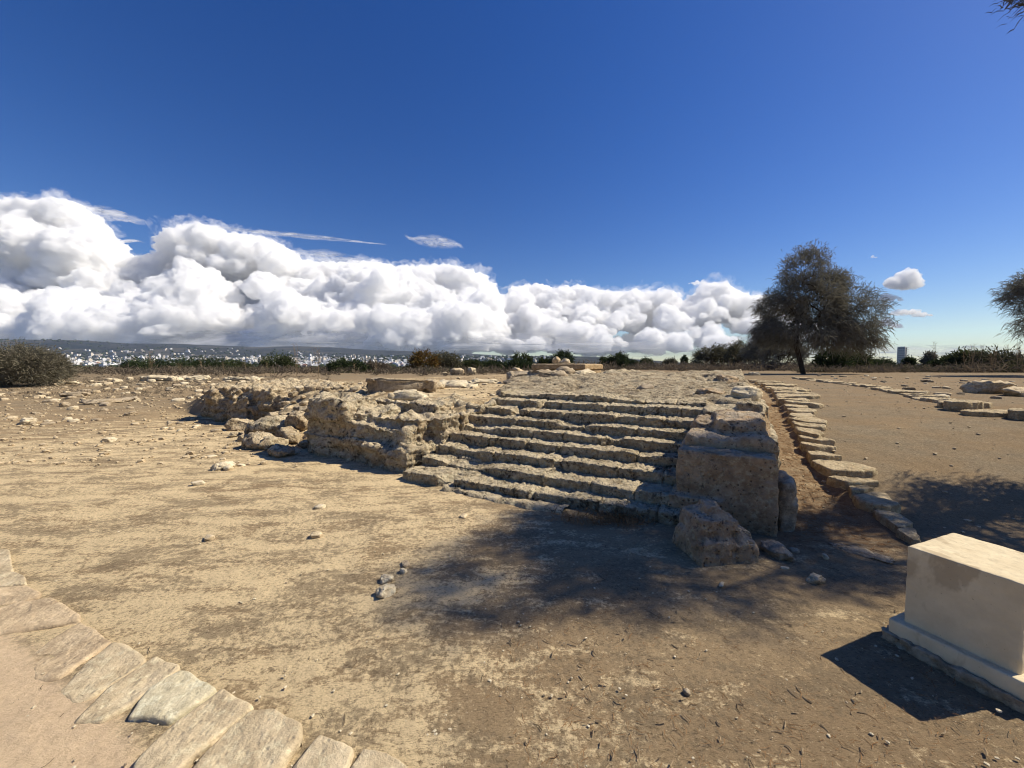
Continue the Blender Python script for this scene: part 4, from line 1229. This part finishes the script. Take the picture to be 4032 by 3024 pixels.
M['needle'] = leaf_mat('red_needle', (.22, .115, .05), (.33, .19, .09), 0.1)
def right_region(rg, n):
    d = 1.35 * (5.2 / 1.35) ** rg.random(n); x = rg.uniform(-.2, 3.4, n) * (d / 2.6)
    p = np.stack([x, d], 1); u, v = uv(p[:, 0], p[:, 1]); bad = (v > -.1) & (u < 4.3)
    p[bad, 1] = rg.uniform(1.4, 2.8, bad.sum()); return p
twigs(200, 1, near_region, .015, .07, .0012, M['twig_dark'], "twig_litter", 'thin dark twigs strewn over the foreground')
twigs(2200, 2, right_region, .012, .055, .0009, M['needle'], "needle_litter", 'reddish dry needles strewn over the ground before the pedestal')
twigs(260, 3, right_region, .015, .05, .003, M['straw'], "wood_chip_litter", 'pale wood chips strewn over the ground before the pedestal')
def gap_region(rg, n):
    y = rg.uniform(3.2, 9, n); x = kerb_x(y, KL) - rg.uniform(.02, .75, n); return np.stack([x, y], 1)
twigs(1500, 4, gap_region, .03, .10, .003, M['needle'], "needle_drift", 'red-brown needle drift in the trench between platform and kerb')

# ------------------------------------------------------------------ trees and shrubs
US = 1024 / 2212.0                              # survey sheet units to picture px
def foot(ux, dep):
    px = ux * US
    x = (px - 512) / FPX * dep
    return (x, dep, gz(x, dep) - 0.03)

TAM = [(-.2, 0, 7.2, 1.5, 1.4, 1.7), (-1.5, .3, 4.6, 1.5, 1.6, 1.7), (0.1, -.2, 5.2, 2.0, 1.8, 2.0), (3.7, 0, 4.4, 1.9, 1.7, 1.8), (4.1, .2, 2.7, 1.4, 1.4, 1.0),
       (.6, 0, 2.9, 2.7, 1.8, .9), (2.0, .1, 6.0, 1.1, 1.0, 1.4), (-2.3, 0, 3.0, 1.1, 1.2, .8), (1.9, -.2, 3.4, 1.5, 1.4, 1.5), (1.2, .2, 4.6, 1.4, 1.4, 1.4)]
tree("tamarisk_tree", 'large lone feathery grey-brown tree leaning over the path, dark against the sky', 'tree', (21.34, 28.2, 0.93), TAM, 1100, 44, .25, .40, .034, .35, M['tamarisk'], 1,
     r_tip=.009, first=[((-.28, 0, 1.0), 0), ((-.55, .05, 2.0), 1), ((-.62, 0, 3.4), 2)], up=.15, power=.5)
tree("tamarisk_tree", 'feathery tree cut by the right picture edge, branch ends reaching in', 'tree', (35.2, 24.0, 0.9), [(0, 0, 5.4, 2.8, 2.2, 2.0), (-2.7, 0, 4.9, 1.7, 1.5, 1.2), (0, 0, 3.2, 3, 2.2, .9), (-1.2, 0, 6.0, 1.6, 1.5, .9)],
     520, 40, .25, .38, .032, .35, M['tamarisk'], 2, r_tip=.009, first=[((.1, 0, 1.4), 0)], up=.15, power=.5)
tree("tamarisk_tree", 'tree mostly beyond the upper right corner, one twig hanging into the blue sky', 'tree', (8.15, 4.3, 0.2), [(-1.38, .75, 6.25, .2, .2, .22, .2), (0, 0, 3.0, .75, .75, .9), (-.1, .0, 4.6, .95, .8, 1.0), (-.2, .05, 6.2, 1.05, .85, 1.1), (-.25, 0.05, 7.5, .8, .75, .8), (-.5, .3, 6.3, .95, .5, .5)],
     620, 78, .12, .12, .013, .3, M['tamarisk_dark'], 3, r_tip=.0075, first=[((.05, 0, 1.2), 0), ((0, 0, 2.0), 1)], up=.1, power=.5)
GT = 'feathery trees in the clump left of the large lone tree'
for k, (ux, dep, w, h, lb, mt) in enumerate([
        (1532, 60, 2.6, 3.4, 'leftmost grey-green tree of the far clump beyond the platform', 'tamarisk_green'),
        (1568, 62, 2.4, 3.6, 'second feathery tree of the far clump, taller than the leftmost', 'tamarisk_green'),
        (1606, 56, 2.9, 4.0, 'middle olive tree of the clump left of the large lone tree', 'tamarisk_green'),
        (1650, 52, 3.0, 4.6, 'brown-grey tree of the clump standing nearest the large lone tree', 'tamarisk'),
        (1692, 46, 2.4, 3.4, 'dark tree half hidden behind the trunk of the large lone tree', 'tamarisk')]):
    tree("tamarisk_tree", lb, 'tree', foot(ux, dep), [(0, 0, h * .72, w * .75, w * .6, h * .3), (-w * .45, 0, h * .5, w * .5, w * .5, h * .3), (w * .5, 0, h * .5, w * .5, w * .5, h * .3)],
         130, 26, .26, .5, .075, .2, M[mt], 30 + k, r_tip=.02, first=[((0, 0, .5), 0)])

BUSH = [ # centre, depth, half width m, height m, material, label, kind
    (20, 21.5, 2.75, 2.3, 'brown_bush', 'big dry brown bush at the left picture edge', 'bush'),
    (915, 50, 1.75, 2.6, 'orange_bush', 'round rust-orange bush on the skyline of the scrub', 'bush'),
    (962, 53, 2.0, 2.6, 'tamarisk_green', 'grey-green bush touching the rust-orange one', 'bush'),
    (1017, 55, 1.4, 1.5, 'green_bush', 'low green bush behind the pointed pale boulder', 'bush'),
    (1062, 62, 2.0, 1.3, 'dark_green', 'dark evergreen shrub left of the pointed tree', 'bush'),
    (1126, 48, 1.15, 2.3, 'green_bush', 'bright green small tree with a pointed crown left of the plinth', 'tree'),
    (1120, 44, 1.5, 1.1, 'dark_green', 'low dark shrub at the foot of the pointed green tree', 'bush'),
    (1177, 60, 1.0, 2.0, 'green_bush', 'small round tree directly left of the one above the plinth', 'tree'),
    (1214, 58, 1.75, 2.9, 'dark_green', 'round dark tree rising behind the plinth', 'tree'),
    (1304, 64, .8, 2.1, 'green_bush', 'yellow-green bush just right of the plinth', 'bush'),
    (1332, 62, 1.7, 2.8, 'dark_green', 'round dark tree right of the plinth', 'tree'),
    (1364, 75, 1.5, 1.8, 'dark_green', 'low dark tree beside the round one right of the plinth', 'tree'),
    (1396, 80, 1.5, 2.4, 'green_bush', 'light green tree at the middle of the far treeline', 'tree'),
    (1446, 85, 1.6, 2.2, 'tamarisk_green', 'broad olive tree in the far treeline before the clump', 'tree'),
    (1478, 90, .7, 3.0, 'dark_green', 'slim conifer in the far treeline beside the clump', 'tree'),
    (600, 58, 2.4, 2.0, 'green_bush', 'dark round bush against the white town', 'bush'),
    (750, 42, 2.0, 1.0, 'dark_green', 'low dark green shrub in the middle of the scrub', 'bush'),
    (812, 44, 1.4, .9, 'scrub', 'round grey dry shrub right of the low dark green one', 'bush'),
    (430, 60, 3.6, 1.25, 'dark_green', 'spreading dark green bush below the town on the left', 'bush'),
    (320, 52, 3.0, .95, 'dark_green', 'dark bush nearest the big brown one below the town', 'bush'),
    (505, 66, 2.8, 1.1, 'green_bush', 'green bush left of the dark round one below the town', 'bush'),
    (1800, 36, 1.5, 2.1, 'dark_green', 'dark green bush right of the trunk of the large lone tree', 'bush'),
    (1838, 38, 1.6, 1.9, 'green_bush', 'second green bush right of the trunk, under the drooping crown', 'bush'),
    (1895, 44, 1.5, 1.1, 'dark_green', 'small bush left of the white tower on the skyline', 'bush'),
    (1962, 46, .4, 1.35, 'dark_green', 'narrow dark shrub standing in front of the white tower', 'bush'),
    (2005, 46, .55, 2.0, 'tamarisk', 'dead-looking upright shrub right of the white tower', 'bush'),
    (2083, 38, 1.5, 2.0, 'green_bush', 'leafy bush on the skyline at the right', 'bush'),
    (2040, 40, 1.2, 1.2, 'dark_green', 'low dark bush between the tower and the leafy bush', 'bush'),
    (2150, 36, 2.0, 1.7, 'scrub_green', 'olive bush among the tall weeds at the right', 'bush'),
]
for k, (ux, dep, w, h, mt, lb, ct) in enumerate(BUSH):
    big = k == 0
    lob = [(0, 0, h * .55, w * .8, w * .7, h * .42), (-w * .45, 0, h * .4, w * .5, w * .5, h * .36), (w * .45, .1, h * .42, w * .5, w * .5, h * .36)]
    if w < .8: lob = [(0, 0, h * .55, w * .8, w * .8, h * .42)]
    n = 300 if big else int(40 + 35 * w)
    nm = {'bush': 'bush', 'tree': 'small_tree'}[ct]
    tree(nm, lb, ct, foot(ux, dep), lob, n, 130 if big else 36, .16 * max(w, 1) if not big else .2, .19 if big else .34, .026 if big else .09, .15, M[mt], 60 + k, r_tip=.012, crown='foliage', up=.45)

def tufts(name, label, pts, size, mat, seed, per=26, W=.05, upb=1.0):
    rg = np.random.default_rng(seed); n = len(pts)
    z = terrain(pts[:, 0], pts[:, 1])
    c = np.repeat(np.stack([pts[:, 0], pts[:, 1], z], 1), per, 0); s = np.repeat(size, per)
    d = rg.normal(size=(n * per, 3)); d[:, 2] = np.abs(d[:, 2]) * upb + .25
    off = rg.normal(size=(n * per, 3)) * (s * .45)[:, None]; off[:, 2] = np.abs(off[:, 2]) * .7
    V, F = blades(c + off, d, s * rg.uniform(.3, 1.0, n * per), W * rg.uniform(.5, 1.3, n * per), rg, .1)
    o = mesh(name, V, F, mat, smooth=False)
    return tag(o, label, 'scrub', kind='stuff')

def band(n, seed, pxa, pxb, da, db):
    rg = np.random.default_rng(seed)
    out = []
    while len(out) < n:
        px = rg.uniform(pxa, pxb); d = da + (db - da) * rg.random() ** .8
        x = (px - 512) / FPX * d
        if fbm(np.array([[x * .18, d * .18, seed]]), 2, 7)[0] < rg.uniform(-.5, .2): continue
        if abs(x - np.interp(d, KL[:, 1], KL[:, 0]) - 2.5) < 3 and d < 60 and px > 500 and px < 700: continue
        out.append((x, d))
    return np.array(out)
p = band(2600, 1, -40, 560, 30, 75); tufts("dry_scrub", 'grey-brown dry scrub filling the ground below the town', p, rng.uniform(.18, .85, len(p)) ** 1.5, M['scrub'], 1, W=.055)
p = band(900, 2, -40, 560, 36, 85); tufts("olive_scrub", 'olive green scrub mixed through the dry ground below the town', p, rng.uniform(.3, .7, len(p)), M['scrub_green'], 2, W=.075)
p = band(1500, 3, 560, 830, 40, 90); tufts("dry_scrub", 'brown dry scrub behind the far path and under the clump', p, rng.uniform(.3, 1.15, len(p)) ** 1.4, M['scrub'], 3, W=.07)
p = band(1500, 4, 800, 1060, 31, 48); tufts("dry_scrub", 'brown dry scrub along the edge of the open ground on the right', p, rng.uniform(.25, .7, len(p)) * (1 + .9 * sstep(p[:, 0] / p[:, 1], 1.12, 1.25)), M['scrub'], 4, W=.05)
p = band(500, 5, 800, 1060, 33, 55); tufts("olive_scrub", 'olive scrub along the edge of the open ground on the right', p, rng.uniform(.3, .7, len(p)) * (1 + 1.1 * sstep(p[:, 0] / p[:, 1], 1.12, 1.25)), M['scrub_green'], 5, W=.07)
# thin dry growth on the left field
p = band(900, 6, -20, 330, 15, 31); tufts("dead_grass", 'short dead grey grass on the stony left field', p, rng.uniform(.06, .16, len(p)), M['scrub'], 6, per=16, W=.016)
p = np.stack([rng.normal(.95, .22, 40), rng.normal(3.83, .07, 40)], 1); tufts("dead_grass", 'red-brown dead grass against the lowest step', p, np.full(40, .11), M['needle'], 8, per=20, W=.006)
# far treeline and dark trees between the houses: nobody could count them
def blobs(name, label, pts, sizes, mat, seed):
    rg = np.random.default_rng(seed); Vs, Fs, k = [], [], 0
    base = []
    for q in range(5):
        V, F = ico(2); r = 1 + .35 * fbm(V * 2.2 + q * 9, 3, q) ; base.append((V * r[:, None], F))
    z = terrain(pts[:, 0], pts[:, 1])
    for i, (x, y) in enumerate(pts):
        V, F = base[i % 5]; s = sizes[i]
        Vs.append(V * np.array([s * rg.uniform(.8, 1.7), s, s * rg.uniform(.6, 1.1)]) + (x, y, z[i] + s * .35)); Fs.append(F + k); k += len(V)
    o = mesh(name, np.concatenate(Vs), np.concatenate(Fs), mat, smooth=False); return tag(o, label, 'trees', kind='stuff')
d = 800 + 2800 * rng.random(1500); px = rng.uniform(-20, 560, 1500)
blobs("town_trees", 'dark trees and gardens between the houses of the far town', np.stack([(px - 512) / FPX * d, d], 1), rng.uniform(4, 9, 1500), M['dark_green'], 1)
d = 110 + 260 * rng.random(420); px = rng.uniform(-20, 1080, 420)
blobs("far_treeline", 'low dark treeline on the plain beyond the scrub', np.stack([(px - 512) / FPX * d, d], 1), rng.uniform(.7, 1.4, 420), M['dark_green'], 2)
d = 300 + 500 * rng.random(300); px = rng.uniform(40, 560, 300)
blobs("far_treeline", 'dark trees between the scrub and the first town houses', np.stack([(px - 512) / FPX * d, d], 1), rng.uniform(1.8, 3.4, 300), M['dark_green'], 3)

def stalk(label, ux, dep, h, seed, n=5, name="dry_stalk"):
    rg = np.random.default_rng(seed); b = foot(ux, dep); V, F = [], []
    for k in range(n):
        nodes = [np.array([rg.normal() * .006, rg.normal() * .006, 0])]
        for q in range(6): nodes.append(nodes[-1] + np.array([rg.normal() * .05 * h / 4 + (k - n / 2) * .02, rg.normal() * .04, h / 6 * rg.uniform(.8, 1.1)]))
        par = [-1] + list(range(6))
        for q in range(3, 7):
            for _ in range(2): nodes.append(nodes[q] + np.array([rg.normal() * .14, rg.normal() * .1, rg.uniform(.08, .26)])); par.append(q)
        v, f, _, _ = tubes(np.array(nodes), np.array(par), .006, .3, 4); F.append(f + sum(len(a) for a in V)); V.append(v)
    o = mesh(name, np.concatenate(V), np.concatenate(F), M['straw']); o.location = b
    return tag(o, label, 'dry plant', 'tall dry weeds')
stalk('tall pair-stemmed dry stalk standing up against the far hills', 641, 30, 2.6, 1, 3)
stalk('bushy dry stalk right of the tall one against the far hills', 688, 30, 2.2, 2, 5)
stalk('pale bare dead shrub in the scrub below the town', 326, 42, 2.2, 3, 5)
stalk('dead branching weed right of the white tower', 2018, 40, 3.0, 4, 3)
for k in range(16):
    stalk('tall dry weed, one of many along the skyline at the right', 2085 + 8.5 * k + rng.uniform(-12, 12), 33 + (k * 7) % 6, rng.uniform(1.3, 2.7), 10 + k, 2 + k % 4, "dry_weed")
for k in range(10):
    stalk('thin dry stem, one of several in the scrub below the town', 390 + 47 * k, 36 + (k * 5) % 9, rng.uniform(.8, 1.4), 40 + k, 2, "dry_weed")

# ------------------------------------------------------------------ white tower on the skyline
def tower():
    dep = 900.0
    x0, x1 = (896 - 512) / FPX * dep, (906 - 512) / FPX * dep
    zt = EYE + (365 - 347.6) / FPX * dep; w = x1 - x0; zb_ = -8.0
    root = empty("tower_block", ((x0 + x1) / 2, dep, zb_)); root.rotation_euler = (0, 0, R(32)); tag(root, 'pale high-rise tower block with balcony floors on the skyline', 'tower block')
    H = zt - zb_
    wb = []; V, F = box_arrays([(-1, 0, H / 2, w / 2 - 2, 6, H / 2), (-w / 2 + 3, -1, H / 2 + 1, 3, 6.5, H / 2 + 1)]); mesh("body", V, F, M['tower_grey'], root, smooth=False)
    n = 12; fh = H / n
    wb = [(1.2, -6.1, fh * (k + .55), w / 2 - 5.2, .25, fh * .2) for k in range(n)] + [(w / 2 - 2.9, 0, fh * (k + .55), .2, 5, fh * .26) for k in range(n)] + [(-w / 2 + 4.2, -7.6, H * .55, .35, .2, H * .42)]
    wb += [(-w / 2 - .1, -1 + q, fh * (k + .55), .25, 1.3, fh * .2) for k in range(n) for q in (-3.6, 0, 3.6)]
    [mesh("window_band", *box_arrays([b_]), M['glassy'], root, smooth=False) for b_ in wb]
    for k in range(1, n + 1):
        V, F = box_arrays([(3.2, -1.2, fh * k, w / 2 - 1.8 + (k % 3) * .3, 7.5, .35)]); mesh("balcony_slab", V, F, M['concrete'], root, smooth=False)
    V, F = box_arrays([(0, 0, 4, 22, 9, 4.5)]); o = mesh("low_building", V, F, M['white'], smooth=False)
    [mesh("window", *box_arrays([(-18 + 4 * k, -9, 4.6, 1.2, .2, 1.1)]), M['glassy'], o, smooth=False) for k in range(10)]
    o.location = ((925 - 512) / FPX * dep, dep, -5); tag(o, 'long low white building right of the tower block', 'building')
tower()

# ------------------------------------------------------------------ clouds: far banks of cumulus, well beyond the hills
def cloud_mat(name, rough=.6, trans=.25):
    m = NT(name); p = m.pos()
    d = m.n("ShaderNodeBsdfDiffuse"); t = m.n("ShaderNodeBsdfTranslucent"); mx = m.n("ShaderNodeMixShader")
    d.inputs[0].default_value = (.93, .93, .94, 1); t.inputs[0].default_value = (.93, .93, .94, 1); mx.inputs[0].default_value = trans
    n = m.bump(m.noise(p, .012, 8, .65), .45, 60)
    m.l(n, d.inputs['Normal'])
    m.l(d.outputs[0], mx.inputs[1]); m.l(t.outputs[0], mx.inputs[2]); m.l(mx.outputs[0], m.out.inputs['Surface'])
    return m.m
m = NT("cumulus")
p_ = m.pos()
sc_ = m.n("ShaderNodeVolumeScatter"); sc_.inputs['Color'].default_value = (.997, .997, .997, 1)
sc_.inputs['Anisotropy'].default_value = 0.0
dn = m.ramp(m.noise(p_, 0.0030, 9, 0.68, 0.4), [(0.37, 0.0), (0.58, 1.0)])
m.l(m.math('MULTIPLY', dn, 0.0135), sc_.inputs['Density'])
m.l(sc_.outputs[0], m.out.inputs['Volume']); M['cloud'] = m.m
m_fringe = NT("cloud_fringe"); p_ = m_fringe.pos()
sc_ = m_fringe.n("ShaderNodeVolumeScatter"); sc_.inputs['Color'].default_value = (.997, .997, .997, 1)
m_fringe.l(m_fringe.math('MULTIPLY', m_fringe.ramp(m_fringe.noise(p_, 0.0024, 9, 0.7, 0.8), [(0.50, 0.0), (0.70, 1.0)]), 0.0028), sc_.inputs['Density'])
m_fringe.l(sc_.outputs[0], m_fringe.out.inputs['Volume'])

TOP = np.array([(-80, 440), (0, 432), (60, 436), (130, 430), (170, 440), (200, 470), (230, 515), (262, 545), (295, 555), (322, 572), (350, 545), (372, 520), (385, 490), (405, 482), (440, 484), (470, 492), (490, 505), (530, 505), (560, 512), (600, 522), (615, 545), (650, 560), (700, 566), (750, 565), (800, 566), (860, 574), (920, 574), (940, 568), (980, 572), (1010, 580), (1035, 592), (1060, 615), (1075, 632), (1100, 640), (1120, 622), (1140, 612), (1165, 610), (1180, 618), (1220, 622), (1250, 612), (1275, 622), (1310, 627), (1360, 628), (1380, 622), (1400, 632), (1430, 622), (1450, 630), (1475, 650), (1500, 640), (1525, 615), (1545, 605), (1565, 612), (1580, 628), (1600, 632), (1640, 640), (1690, 655), (1740, 690), (1780, 730)], float) * US
def puff(px, py, r, dep, seed, flat=.85):
    """one billow: centre given on the survey sheet, radius in sheet px"""
    V, F = ico(4 if r < 12 else 5)
    k = dep / FPX; R_ = r * k
    rg = np.random.default_rng(seed); q = V * 1.0 + rg.uniform(0, 90, 3)
    d = .30 * fbm(q * 1.1, 2, 9) + .15 * (3.0 * np.abs(perlin(q * 1.3, 1)) - .5) + .13 * (3.0 * np.abs(perlin(q * 2.7, 2)) - .6) + .085 * (3.0 * np.abs(perlin(q * 5.6, 3)) - .6) + .065 * (3 * np.abs(perlin(q * 11, 4)) - .6) + .035 * (3 * np.abs(perlin(q * 21, 5)) - .6)
    W = V * (1 + d)[:, None]
    W[:, 2] = np.where(W[:, 2] < 0, W[:, 2] * .6, W[:, 2] * flat)
    return W * R_ + at_d(px, py, dep), F
def bank(name, label, puffs, voxel=24.0):
    Vs, Fs, k = [], [], 0
    for i, (px, py, r, dep) in enumerate(puffs):
        V, F = puff(px, py, r, dep, 7000 + i * 3 + len(puffs)); Vs.append(V); Fs.append(F + k); k += len(V)
    t = mesh(name, np.concatenate(Vs), np.concatenate(Fs))
    md = t.modifiers.new("union", 'REMESH'); md.mode = 'VOXEL'; md.voxel_size = voxel
    dg = bpy.context.evaluated_depsgraph_get(); dg.update()
    me = bpy.data.meshes.new_from_object(t.evaluated_get(dg))
    bpy.data.objects.remove(t)
    me.materials.clear(); me.materials.append(M['cloud'])
    o = bpy.data.objects.new(name, me); col.objects.link(o)
    return tag(o, label, 'cloud', kind='stuff')
rc = np.random.default_rng(3)
pf = []
for px in np.arange(-36, 812, 6.0):
    r = rc.uniform(6, 15) if rc.random() < .8 else rc.uniform(14, 20)
    pf.append((px + rc.uniform(-2, 2), np.interp(px, TOP[:, 0], TOP[:, 1]) + r * .95, r, rc.uniform(12800, 13800)))
BASE = 351.0
for i in range(620):
    px = rc.uniform(-40, 800) if i < 420 else rc.uniform(500, 800); t = np.interp(px, TOP[:, 0], TOP[:, 1]); f = rc.random() ** .9
    r = rc.choice([rc.uniform(5, 11), rc.uniform(10, 20), rc.uniform(20, 38)], p=[.45, .38, .17]) * (1.0 if px < 480 else .45)
    r = min(r, (BASE - t) * .42)
    y = t + r * 1.0 + (BASE - t - r * 1.3) * f
    if px > 600 and f > .5 and rc.random() < .4: continue
    pf.append((px, y, r, 13400 - 2600 * f + rc.uniform(-700, 700) - r * 12))
# the body of the bank behind
for px in np.arange(-44, 790, 13):
    t = np.interp(px, TOP[:, 0], TOP[:, 1])
    for y in np.arange(t + 17, BASE - 4 if px < 560 else t + (BASE - t) * .55, 13):
        pf.append((px + rc.uniform(-4, 4), y + rc.uniform(-3, 3), rc.uniform(13, 17), rc.uniform(14000, 14800)))
# flat grey shelf the heaps stand on
for px in np.arange(-60, 640, 15):
    pf.append((px + rc.uniform(-5, 5), BASE - rc.uniform(1, 9), rc.uniform(9, 15), rc.uniform(11800, 13400)))
M['cloud'], keep_ = m_fringe.m, M['cloud']
bank("cloud_fringe", 'thin ragged fringe of mist round the tops of the cumulus', [(a, b - c * .08, c * 1.34, d - 300) for (a, b, c, d) in pf[:142]])
M['cloud'] = keep_
bank("clouds", 'great bank of white cumulus towering over the hills and the plain', pf)
m_small = NT("cloud_puff"); p_ = m_small.pos()
sc_ = m_small.n("ShaderNodeVolumeScatter"); sc_.inputs['Color'].default_value = (.997, .997, .997, 1)
m_small.l(m_small.math('MULTIPLY', m_small.ramp(m_small.noise(p_, 0.005, 8, 0.68, 0.5), [(0.32, 0.0), (0.60, 1.0)]), 0.013), sc_.inputs['Density'])
m_small.l(sc_.outputs[0], m_small.out.inputs['Volume']); M['cloud'] = m_small.m
def small_cloud(name, label, ux0, ux1, uy, h, dep, n, seed):
    rg = np.random.default_rng(seed); out = []
    for i in range(n * 4):
        t = rg.random(); env = math.sin(math.pi * min(max(t, .03), .97)) ** .8 * (.55 + .45 * abs(math.sin(t * 7 + seed)))
        px = (ux0 + (ux1 - ux0) * t) * US; r = h * US * rg.uniform(.14, .36) * (.4 + env)
        out.append((px, uy * US + h * US * (.22 - rg.random() * .75 * env), r, dep + rg.uniform(-200, 200)))
    bank(name, label, out, 14.0)
small_cloud("cloud_puff", 'upright white puff of cloud right of the large tree', 1915, 1990, 610, 42, 11000, 9, 1)
small_cloud("cloud_puff", 'lower tail of the upright cloud puff beside the large tree', 1890, 1950, 645, 18, 11000, 7, 2)
small_cloud("cloud_puff", 'flat white cloud below the upright puff', 1912, 2015, 678, 20, 11000, 10, 3)
small_cloud("cloud_puff", 'small cloud touching the crown of the large tree', 1880, 1950, 703, 20, 11000, 8, 4)
small_cloud("cloud_puff", 'tiny cloud fleck high right of the large tree', 1875, 1898, 556, 6, 11000, 4, 5)
small_cloud("cloud_puff", 'small detached cloud above the right end of the bank', 1488, 1530, 611, 12, 12500, 6, 6)

def wisp_mat(name, dens, sc, stretch=(1, 1, 1), rot=0.0):
    m = NT(name); p = m.pos(stretch, (0, rot, 0))
    d = m.n("ShaderNodeBsdfDiffuse"); d.inputs[0].default_value = (.93, .93, .94, 1)
    tl = m.n("ShaderNodeBsdfTranslucent"); tl.inputs[0].default_value = (.93, .93, .94, 1)
    a = m.n("ShaderNodeMixShader"); a.inputs[0].default_value = .5; m.l(d.outputs[0], a.inputs[1]); m.l(tl.outputs[0], a.inputs[2])
    tr = m.n("ShaderNodeBsdfTransparent"); mx = m.n("ShaderNodeMixShader")
    at = m.n("ShaderNodeAttribute", attribute_name="thick")
    f = m.ramp(m.noise(p, sc, 5, .55, .5), [(.30, 0), (.85, 1)])
    f = m.math('MULTIPLY', m.math('MULTIPLY', f, at.outputs['Fac']), dens)
    m.l(f, mx.inputs[0]); m.l(tr.outputs[0], mx.inputs[1]); m.l(a.outputs[0], mx.inputs[2]); m.l(mx.outputs[0], m.out.inputs['Surface'])
    return m.m
M['wisp'] = wisp_mat('ice_wisp', .85, .0016, (1, 1, 3.5), R(8))
M['veil'] = wisp_mat('low_veil', .75, .0009, (1, 1, 5), 0)
def wisp(label, ux0, ux1, uy0, uy1, h, dep, mat, seed):
    n, mrow = 60, 14
    t = np.linspace(0, 1, n); s = np.linspace(-1, 1, mrow)
    T, S = np.meshgrid(t, s, indexing='ij')
    a = at_d(ux0 * US, uy0 * US, dep); b = at_d(ux1 * US, uy1 * US, dep)
    H = h * US * dep / FPX
    prof = np.sin(np.pi * T) ** .6
    X = a[0] + (b[0] - a[0]) * T; Z = a[2] + (b[2] - a[2]) * T + S * H * prof
    nz = fbm(np.stack([T.ravel() * 6, S.ravel() * 1.5, np.full(T.size, seed * 3.1)], 1), 3, seed).reshape(T.shape)
    Z = Z + nz * H * .5
    Y = dep + H * 1.2 * S + nz * H
    th = np.clip((1 - np.abs(S)) * 1.5, 0, 1) * np.sin(np.pi * T) ** .5
    # upper and under side of the sheet, a real thickness apart
    V = np.concatenate([np.stack([X.ravel(), Y.ravel() - H * .25 * (1 - np.abs(S.ravel())), Z.ravel()], 1), np.stack([X.ravel(), Y.ravel() + H * .25 * (1 - np.abs(S.ravel())), Z.ravel()], 1)])
    F = grid_faces(n, mrow); F = np.concatenate([F, F[:, ::-1] + n * mrow])
    o = mesh("cloud_wisp", V, F, mat)
    at = o.data.attributes.new("thick", 'FLOAT', 'POINT'); at.data.foreach_set("value", np.concatenate([th.ravel(), th.ravel()]).astype(np.float32))
    return tag(o, label, 'cloud wisp', kind='stuff')
wisp('long thin streak of ice cloud above the cumulus', 400, 835, 484, 528, 9, 14500, M['wisp'], 1)
wisp('broad veil of ice cloud spreading right from the tallest tower of cumulus', 590, 880, 540, 585, 26, 14300, M['wisp'], 2)
wisp('feathery wisp alone in the blue above the bank', 880, 1000, 512, 532, 22, 14500, M['wisp'], 3)
wisp('ragged wisp at the upper left shoulder of the cloud bank', 150, 300, 440, 482, 20, 14500, M['wisp'], 4)
wisp('ragged wisp torn off the upper left of the bank', -40, 120, 440, 455, 18, 14500, M['wisp'], 5)
wisp('small shred of cloud beside the left cumulus tower', 240, 305, 520, 522, 8, 14500, M['wisp'], 6)
wisp('pale veil of cloud low over the skyline at the right', 1820, 2400, 762, 764, 24, 14500, M['veil'], 7)
wisp('thin veil low over the plain right of the plinth', 1180, 1900, 742, 752, 30, 14500, M['veil'], 8)
wisp('pale veil standing in for distant haze under the cumulus over the hills', -250, 1450, 728, 745, 34, 9800, M['veil'], 9)  # sheet thickened to stand in for distance haze at the cloud foot

# ------------------------------------------------------------------ haze
V, F = box_arrays([(0, 3500, 163, 7200, 3650, 184)])
m = NT("thin_air")
vp = m.n("ShaderNodeVolumePrincipled")
vp.inputs['Color'].default_value = (.62, .76, 1.0, 1); vp.inputs['Density'].default_value = 4.2e-5; vp.inputs['Anisotropy'].default_value = 0.0
m.l(vp.outputs[0], m.out.inputs['Volume'])
hz = mesh("haze", V, F, m.m, smooth=False); tag(hz, 'thin blue air over the far hills', 'haze', kind='stuff')
